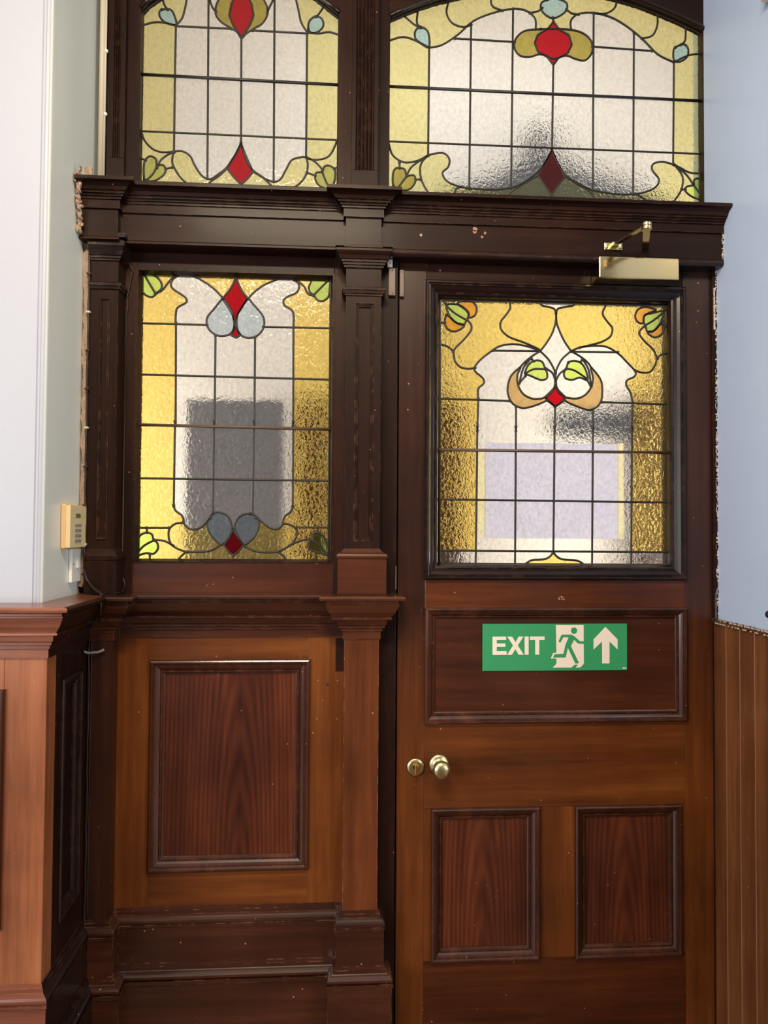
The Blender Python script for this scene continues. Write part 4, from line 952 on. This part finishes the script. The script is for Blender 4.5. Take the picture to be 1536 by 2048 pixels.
# exit sign
sg = root('exit_sign', (X(1110, 1341, .006), .008, Z(1110, 1341, .006)), 'green rectangular EXIT sign with running figure and upward arrow on the door panel', 'sign')
YS = .007
sX0, sX1, sZ0, sZ1 = X(965, 1295, YS), X(1254, 1295, YS), Z(1110, 1341, YS), Z(1110, 1247.5, YS)
abox('sign_plate', (sX0, sX1, YS, .0098, sZ0, sZ1), M['green'], sg, bevel=0)
def SU(u, v):  # crop coordinates of the sign -> world
    return (sX0 + (u - 68) / (1460 - 68) * (sX1 - sX0), sZ1 - (v - 84) / (533 - 84) * (sZ1 - sZ0))
def poly_obj(name, polys, y0, y1, mat):
    bm = bmesh.new()
    for p in polys: extrude_poly(bm, [SU(*q) for q in p], y0, y1)
    ob = build(name, bm, mat, sg)
    return ob
y0_, y1_ = YS - .0005, YS + .0002
poly_obj('exit_lettering', [
 [(163, 206), (293, 206), (293, 238), (203, 238), (203, 272), (286, 272), (286, 304), (203, 304), (203, 345), (298, 345), (298, 380), (163, 380)],
 [(303, 206), (350, 206), (383, 260), (413, 206), (458, 206), (405, 290), (461, 380), (413, 380), (381, 325), (349, 380), (303, 380), (359, 291)],
 [(470, 206), (508, 206), (508, 380), (470, 380)],
 [(520, 206), (661, 206), (661, 239), (610, 239), (610, 380), (571, 380), (571, 239), (520, 239)]], y0_, y1_, M['signwhite'])
poly_obj('arrow_symbol', [[(1250, 115), (1368, 236), (1368, 334), (1289, 256), (1289, 468), (1217, 468), (1217, 256), (1134, 334), (1134, 236)]], y0_, y1_, M['signwhite'])
poly_obj('doorway_symbol', [[(770, 96), (1038, 96), (1040, 470), (1005, 506), (960, 506), (985, 478), (950, 478), (920, 506), (738, 506), (775, 470), (775, 418), (720, 418), (745, 364), (775, 364)]], y0_, y1_, M['signwhite'])
man = [[(825, 188), (920, 188), (950, 205), (1000, 252), (1040, 254), (1040, 277), (985, 275), (945, 238), (914, 298), (992, 462), (958, 468), (885, 316), (864, 408), (742, 408), (757, 376), (842, 372), (862, 285), (892, 215), (842, 213), (812, 266), (794, 254)]]
cir = [(945 + 30 * math.cos(k * PI / 12), 150 + 31 * math.sin(k * PI / 12)) for k in range(24)]
poly_obj('running_figure', man + [cir], y0_ - .0004, y0_ + .0001, M['green'])
poly_obj('maker_mark', [[(1416, 508), (1450, 508), (1450, 518), (1416, 518)]], y0_, y1_, M['signwhite'])

# notice taped behind the door glass
nt = root('paper_notice', (X(1100, 1077, YGD + .008), YGD + .008, Z(1100, 1077, YGD + .008)), 'blank pale lilac sheet taped behind the leaded glass of the door', 'notice')
yn = YGD + .010
bm = bmesh.new(); box(bm, X(970, 980, yn), X(1236, 980, yn), yn, yn + .0006, Z(1100, 1077, yn), Z(1100, 887, yn)); build('sheet', bm, M['paper'], nt)
for (a_, b2, c2, d2) in ((955, 970.5, 905, 1072), (1235.5, 1247, 885, 1077)):
    abox('tape', (X(a_, 980, yn), X(b2, 980, yn), yn - .0005, yn + .0001, Z(1100, d2, yn), Z(1100, c2, yn)), M['tape'], nt, bevel=0)

# contact sensor
cs = root('door_contact', (X(784, 590, -.01), -.01, Z(784, 590, -.01)), 'narrow brown plastic door contact in two halves at top left of the door', 'door contact')
for (a_, b2, c2, d2, yb, nm, n_) in ((777, 791, 536, 591, -.0105, 'sensor_body', 0), (799.5, 808.5, 539, 593, -.0005, 'magnet_body', 0)):
    yy = yb - .012
    q = (X(a_, 565, yy), X(b2, 565, yy), yy, yb, Z((a_ + b2) / 2, d2, yy), Z((a_ + b2) / 2, c2, yy))
    ob = abox(nm, q, M['brown_plastic'], cs, bevel=.002)
    for zz in (q[4] + .007, q[5] - .007):
        bm = bmesh.new(); lathe(bm, [(.0022, 0), (.0018, .0012), (.0003, .0016)], ((q[0] + q[1]) / 2 + .002, yy, zz), seg=10); build('screw', bm, M['steel'], ob, smooth=True)
yy = -.022
bm = bmesh.new(); tx = X(780, 525, yy); tz = Z(780, 525, yy); extrude_poly(bm, [(tx - .0075, tz - .014), (tx + .0075, tz - .014), (tx + .0075, tz + .010), (tx + .001, tz + .015), (tx - .0075, tz + .010)], yy, -.0105)
ob = build('white_tag', bm, M['white'], cs, bevel=.001)
bm = bmesh.new(); rect_frame(bm, tx - .003, tx + .003, tz - .004, tz + .003, [(0, yy - .0004), (.001, yy - .0004), (.001, yy + .0003), (0, yy + .0003)]); build('tag_symbol', bm, M['key'], ob)

# keypad on the left plaster return
k0, k1 = PX(139, 1050, XL + .022), PX(184, 1050, XL + .022)
kz0, kz1 = PX(160, 1094, XL + .02).z, PX(160, 1012, XL + .02).z
ky0, ky1 = k0.y, k0.y + .125
kp = root('alarm_keypad', (XL, (ky0 + ky1) / 2, kz0), 'cream alarm keypad with small display on the white wall return', 'keypad')
bm = bmesh.new(); box(bm, XL - .0005, XL + .012, ky0 - .003, ky1 + .003, kz0 - .003, kz1 + .003); build('back_housing', bm, M['keypad_side'], kp, bevel=.003)
bm = bmesh.new(); box(bm, XL + .0122, XL + .024, ky0, ky1, kz0, kz1)
kh = kz1 - kz0
for k in range(4):
    zz = kz1 - kh * (.10 + .055 * k)
    box(bm, XL + .0242, XL + .0245, ky0 + .008, ky0 + .040, zz, zz + .001); box(bm, XL + .0242, XL + .0245, ky1 - .045, ky1 - .008, zz, zz + .001)
face = build('front_cover', bm, M['keypad'], kp, bevel=.002)
kc = ky0 + .058
abox('display', (XL + .0238, XL + .0252, kc - .018, kc + .018, kz1 - kh * .29, kz1 - kh * .19), M['display'], face, bevel=.0005)
for r_ in range(4):
    for c_ in range(4):
        yk = kc - .019 + c_ * .0127; zk = kz1 - kh * (.47 + r_ * .125)
        bm = bmesh.new(); box(bm, XL + .0238, XL + .0262, yk - .0042, yk + .0042, zk - kh * .035, zk + kh * .035); build('key', bm, M['key'], face, bevel=.001)
# light switch below
s0 = PX(144, 1130, XL + .009)
sy0 = s0.y; sz0, sz1 = PX(155, 1163, XL + .006).z, PX(155, 1097, XL + .006).z
sw = root('light_switch', (XL, sy0 + .04, sz0), 'white light switch plate on the wall return directly below the keypad', 'light switch')
abox('switch_plate', (XL - .0005, XL + .009, sy0, sy0 + .080, sz0, sz1), M['white'], sw, bevel=.002)
yc_ = sy0 + .042; zc_ = (sz0 + sz1) / 2 + .004
bm = bmesh.new(); vs = [bm.verts.new(q) for q in ((XL + .009, yc_ - .007, zc_ - .012), (XL + .009, yc_ + .007, zc_ - .012), (XL + .009, yc_ + .007, zc_ + .014), (XL + .009, yc_ - .007, zc_ + .014), (XL + .015, yc_ - .007, zc_ - .011), (XL + .015, yc_ + .007, zc_ - .011), (XL + .010, yc_ + .007, zc_ + .014), (XL + .010, yc_ - .007, zc_ + .014))]
for f in ((0, 3, 2, 1), (4, 5, 6, 7), (0, 1, 5, 4), (2, 3, 7, 6), (1, 2, 6, 5), (0, 4, 7, 3)): bm.faces.new([vs[i] for i in f])
build('rocker', bm, M['white'], sw, bevel=.0005)
for dy in (-.030, .030):
    bm = bmesh.new(); lathe(bm, [(.0028, 0), (.0024, .0008), (.0003, .001)], (XL + .009, yc_ + dy, zc_), axis='X', seg=10); build('screw', bm, M['steel'], sw)

# rough plaster seam and cables down the left pilaster
def wig(x, y, z0, z1, n, amp, amp2=.0):
    return [(x + random.uniform(-amp, amp), y + random.uniform(-amp2, amp2), z0 + (z1 - z0) * i / n) for i in range(n + 1)]
zcap = prof_d[0][1]
bm = bmesh.new(); tube(bm, wig(XL + .012, YU + .010, zcap + .06, 2.66, 60, .003, .002), .007, 7); tube(bm, wig(XL + .007, YU + .014, zcap + .02, 2.66, 60, .003, .003), .008, 7)
o = build('plaster_seam', bm, M['plaster'], origin=(XL, YU, 1.42)); tag(o, 'ragged bare plaster seam between the white wall and left pilaster', 'plaster seam')
bm = bmesh.new(); pts = wig(XL + .021, YU - .006, zcap + .075, 2.44, 30, .0012)
bmc = bm; tube(bm, pts, .0028, 7)
tube(bm, [(XL + .021, YU - .006, zcap + .078), (XL + .030, YU - .012, zcap + .045), (XL + .055, YU - .030, zcap + .020), (XL + .085, YU - .055, zcap + .008), (XL + .095, YU - .088, zcap + .004), (XL + .098, YU - .094, zcap - .02), (XL + .09, YU - .08, zcap - .07)], .0032, 7)
o = build('cable', bm, M['cable_dark'], smooth=True, origin=(XL + .02, YU, 1.42)); tag(o, 'dark painted cable pinned down the seam left of the dark pilaster', 'cable')
for k in range(9):
    zz = zcap + .14 + k * .112
    bm = bmesh.new(); box(bm, XL + .015, XL + .027, YU - .011, YU - .001, zz, zz + .006); build('cable_clip', bm, M['cable_cream' if k % 3 == 0 else 'cable_dark'], o, bevel=.001)
bm = bmesh.new()
tube(bm, [(ub + .004, Y3 - .004, Z(248, 735, 0) - .0), (ub + .004, Y3 - .004, 1.47), (ub + .014, Y3 - .012, 1.44), (ub + .014, Y3 - .030, zcap + .004), (XL + .12, YU - .055, zcap + .006), (XL + .098, YU - .088, zcap + .006)], .0019, 6)
tube(bm, [(ub + .010, Y3 - .016, 2.40), (ub + .022, Y3 - .010, 2.375), (ub + .006, Y3 - .006, 2.29), (ub + .010, Y3 - .01, 2.265), (ub + .004, Y3 - .004, 2.23), (ub + .004, Y3 - .004, 1.9)], .0017, 6)
o = build('cable', bm, M['cable_dark'], smooth=True, origin=(ub, Y3, 1.5)); tag(o, 'thin dark cable running down between the left pilaster and the sidelight', 'cable')
# cable down the dark inner corner of the wainscot
bm = bmesh.new(); tube(bm, wig(XW + .007, Y_PL - .006, .06, zcap - .13, 30, .0016), .0026, 6); tube(bm, wig(XW + .013, Y_PL - .004, .5, zcap - .13, 30, .0010), .0018, 6)
o = build('cable', bm, M['cable_dark'], smooth=True, origin=(XW, Y_PL, .1)); tag(o, 'dark cable running down the inner corner of the wainscot below the dado', 'cable')
bm = bmesh.new(); tube(bm, [(XW - .0 + .004, Y_PL - .040, zcap - .155), (XW + .010, Y_PL - .025, zcap - .162), (XW + .035, Y_PL - .012, zcap - .162), (XW + .050, Y_PL - .010, zcap - .155)], .004, 7)
build('cable_loop', bm, M['key'], o, smooth=True)['label'] = 'short loop of pale cable under the dado'
# cream conduits beside the left transom light
for (px, rr, lab) in ((203, .0085, 'wide cream painted conduit on the wall beside the left transom window'), (209.5, .0036, 'thin cream cable clipped beside the fluted strip of the left transom')):
    bm = bmesh.new(); yy = .045 - .01; xx = X(px, 200, yy)
    tube(bm, [(xx, yy, 2.665), (xx, yy, TOP - .02)], rr, 10)
    o = build('conduit' if rr > .005 else 'cable', bm, M['cable_cream'], smooth=True, origin=(xx, yy, 2.665)); tag(o, lab, 'conduit' if rr > .005 else 'cable')
    if rr < .005:
        for py in (103, 229):
            bm = bmesh.new(); bmesh.ops.create_uvsphere(bm, u_segments=10, v_segments=6, radius=.006, matrix=Matrix.Translation((xx + .003, yy - .002, Z(210, py, yy)))); build('cable_clip', bm, M['white'], o, smooth=True)
# frayed top corner at the left end of the beam
bm = bmesh.new()
for k in range(46):
    t = k / 45; px_ = XL + .004 + random.uniform(0, .014) + max(0, .02 - t * .5); zz = 2.618 - t * .17; rr = random.uniform(.003, .008) * (1 if t > .1 else .7)
    yy = YBB - .05 + random.uniform(-.008, .01) + t * .03
    bmesh.ops.create_icosphere(bm, subdivisions=1, radius=rr, matrix=Matrix.Translation((px_ if t < .2 else XL + random.uniform(.002, .014), yy, zz)) @ Matrix.Rotation(k, 4, 'X') @ Matrix.Diagonal((.8, .8, 1.7, 1)))
o = build('plaster_seam', bm, M['plaster'], origin=(XL, YBB, 2.65)); tag(o, 'crumbling plaster knot at the left end of the beam top', 'plaster seam')

# coat hook and sensor box at the right edge
hy = PX(1534, 1228, XR - .03).y; hz = PX(1534, 1228, XR - .03).z
ch = root('coat_hook', (XR, hy, hz), 'dark round coat hook knob at the right edge of the blue wall', 'coat hook')
bm = bmesh.new(); lathe(bm, [(.014, -.001), (.014, -.004), (.005, -.006), (.005, -.024), (.009, -.026), (.011, -.032), (.008, -.038), (.001, -.040)], (XR, hy - .012, hz), axis='X', seg=18); build('hook_knob', bm, M['cable_dark'], ch, smooth=True)
sy = PX(1519, 6, XR - .03).y; sz = PX(1519, 6, XR - .03).z
sb = root('wall_sensor', (XR, sy - .03, sz), 'cream sensor box high on the blue wall at the top right corner', 'sensor')
bm = bmesh.new(); box(bm, XR - .03, XR + .0005, sy - .06, sy, sz, sz + .09); build('casing', bm, M['keypad'], sb, bevel=.006)
bm = bmesh.new(); box(bm, XR - .033, XR - .0302, sy - .05, sy - .01, sz + .03, sz + .07); build('lens', bm, M['white'], sb, bevel=.001)

# ================================================================== BEYOND THE GLASS
YH = 1.46
hs = root('doorway_surround', (X(1100, 400, YH), YH, 0), 'dark pointed pediment with ball finial, blurred behind the wide transom glass', 'doorway')
pts = [(850, 402), (1000, 352), (1088, 300), (1180, 350), (1345, 402), (1345, 470), (850, 470)]
bm = bmesh.new(); extrude_poly(bm, [(X(a_, b2, YH), Z(a_, b2, YH)) for a_, b2 in pts], YH, YH + .12); build('pediment', bm, M['hall_dark'], hs)
bm = bmesh.new(); c = P(1086, 268, YH); bmesh.ops.create_uvsphere(bm, u_segments=24, v_segments=16, radius=.068, matrix=Matrix.Translation((c.x, YH + .06, c.z)))
tube(bm, [(c.x, YH + .06, c.z - .05), (c.x, YH + .06, c.z - .12)], .025, 12); build('ball_finial', bm, M['hall_dark'], hs, smooth=True)
for px in (846, 1375):
    xx = X(px, 1000, YH); bm = bmesh.new(); box(bm, xx - .05, xx + .05, YH + .01, YH + .11, 0, Z(1100, 470, YH) + .01); build('post', bm, M['hall_brown'], hs)
nb = root('notice_board', (X(470, 1200, .36), .37, 0), 'grey board standing close behind the sidelight glass', 'notice board')
yb = .36
abox('board', (X(372, 950, yb), X(566, 950, yb), yb, yb + .004, .9, Z(470, 800, yb)), M['hall_grey'], nb, bevel=.004)
for s_ in (-1, 1):
    xx = X(472, 950, yb) + s_ * .10; abox('leg', (xx - .012, xx + .012, yb + .0045, yb + .02, 0, 1.2), M['hall_dark'], nb)
for (pa, pb, pt, lab) in ((868, 925, 800, 'narrow brown hall cupboard blurred behind the left amber column of the door glass'), (1288, 1345, 790, 'narrow brown hall cupboard blurred behind the right amber column of the door glass'), (600, 650, 790, 'narrow brown hall cupboard blurred behind the right amber column of the sidelight')):
    yy = 1.47; cb = root('hall_cupboard', (X((pa + pb) / 2, 1000, yy), yy, 0), lab, 'cupboard')
    x0_, x1_ = X(pa, 950, yy), X(pb, 950, yy); zt_ = Z((pa + pb) / 2, pt, yy)
    abox('carcass', (x0_, x1_, yy, yy + .129, 0, zt_), M['hall_brown'], cb)
    abox('cupboard_door', (x0_ + .01, x1_ - .01, yy - .015, yy - .0005, .08, zt_ - .03), M['hall_brown'], cb)
pf = root('picture_frame', (X(1190, 850, 1.58), 1.58, Z(1190, 880, 1.58)), 'dark framed picture on the hall wall, blurred behind the door glass', 'picture')
abox('frame', (X(1115, 850, 1.57), X(1262, 850, 1.57), 1.57, 1.599, Z(1190, 872, 1.57), Z(1190, 822, 1.57)), M['hall_dark'], pf)
for o_ in list(bpy.data.objects):
    if '_loc' in o_: del o_['_loc']
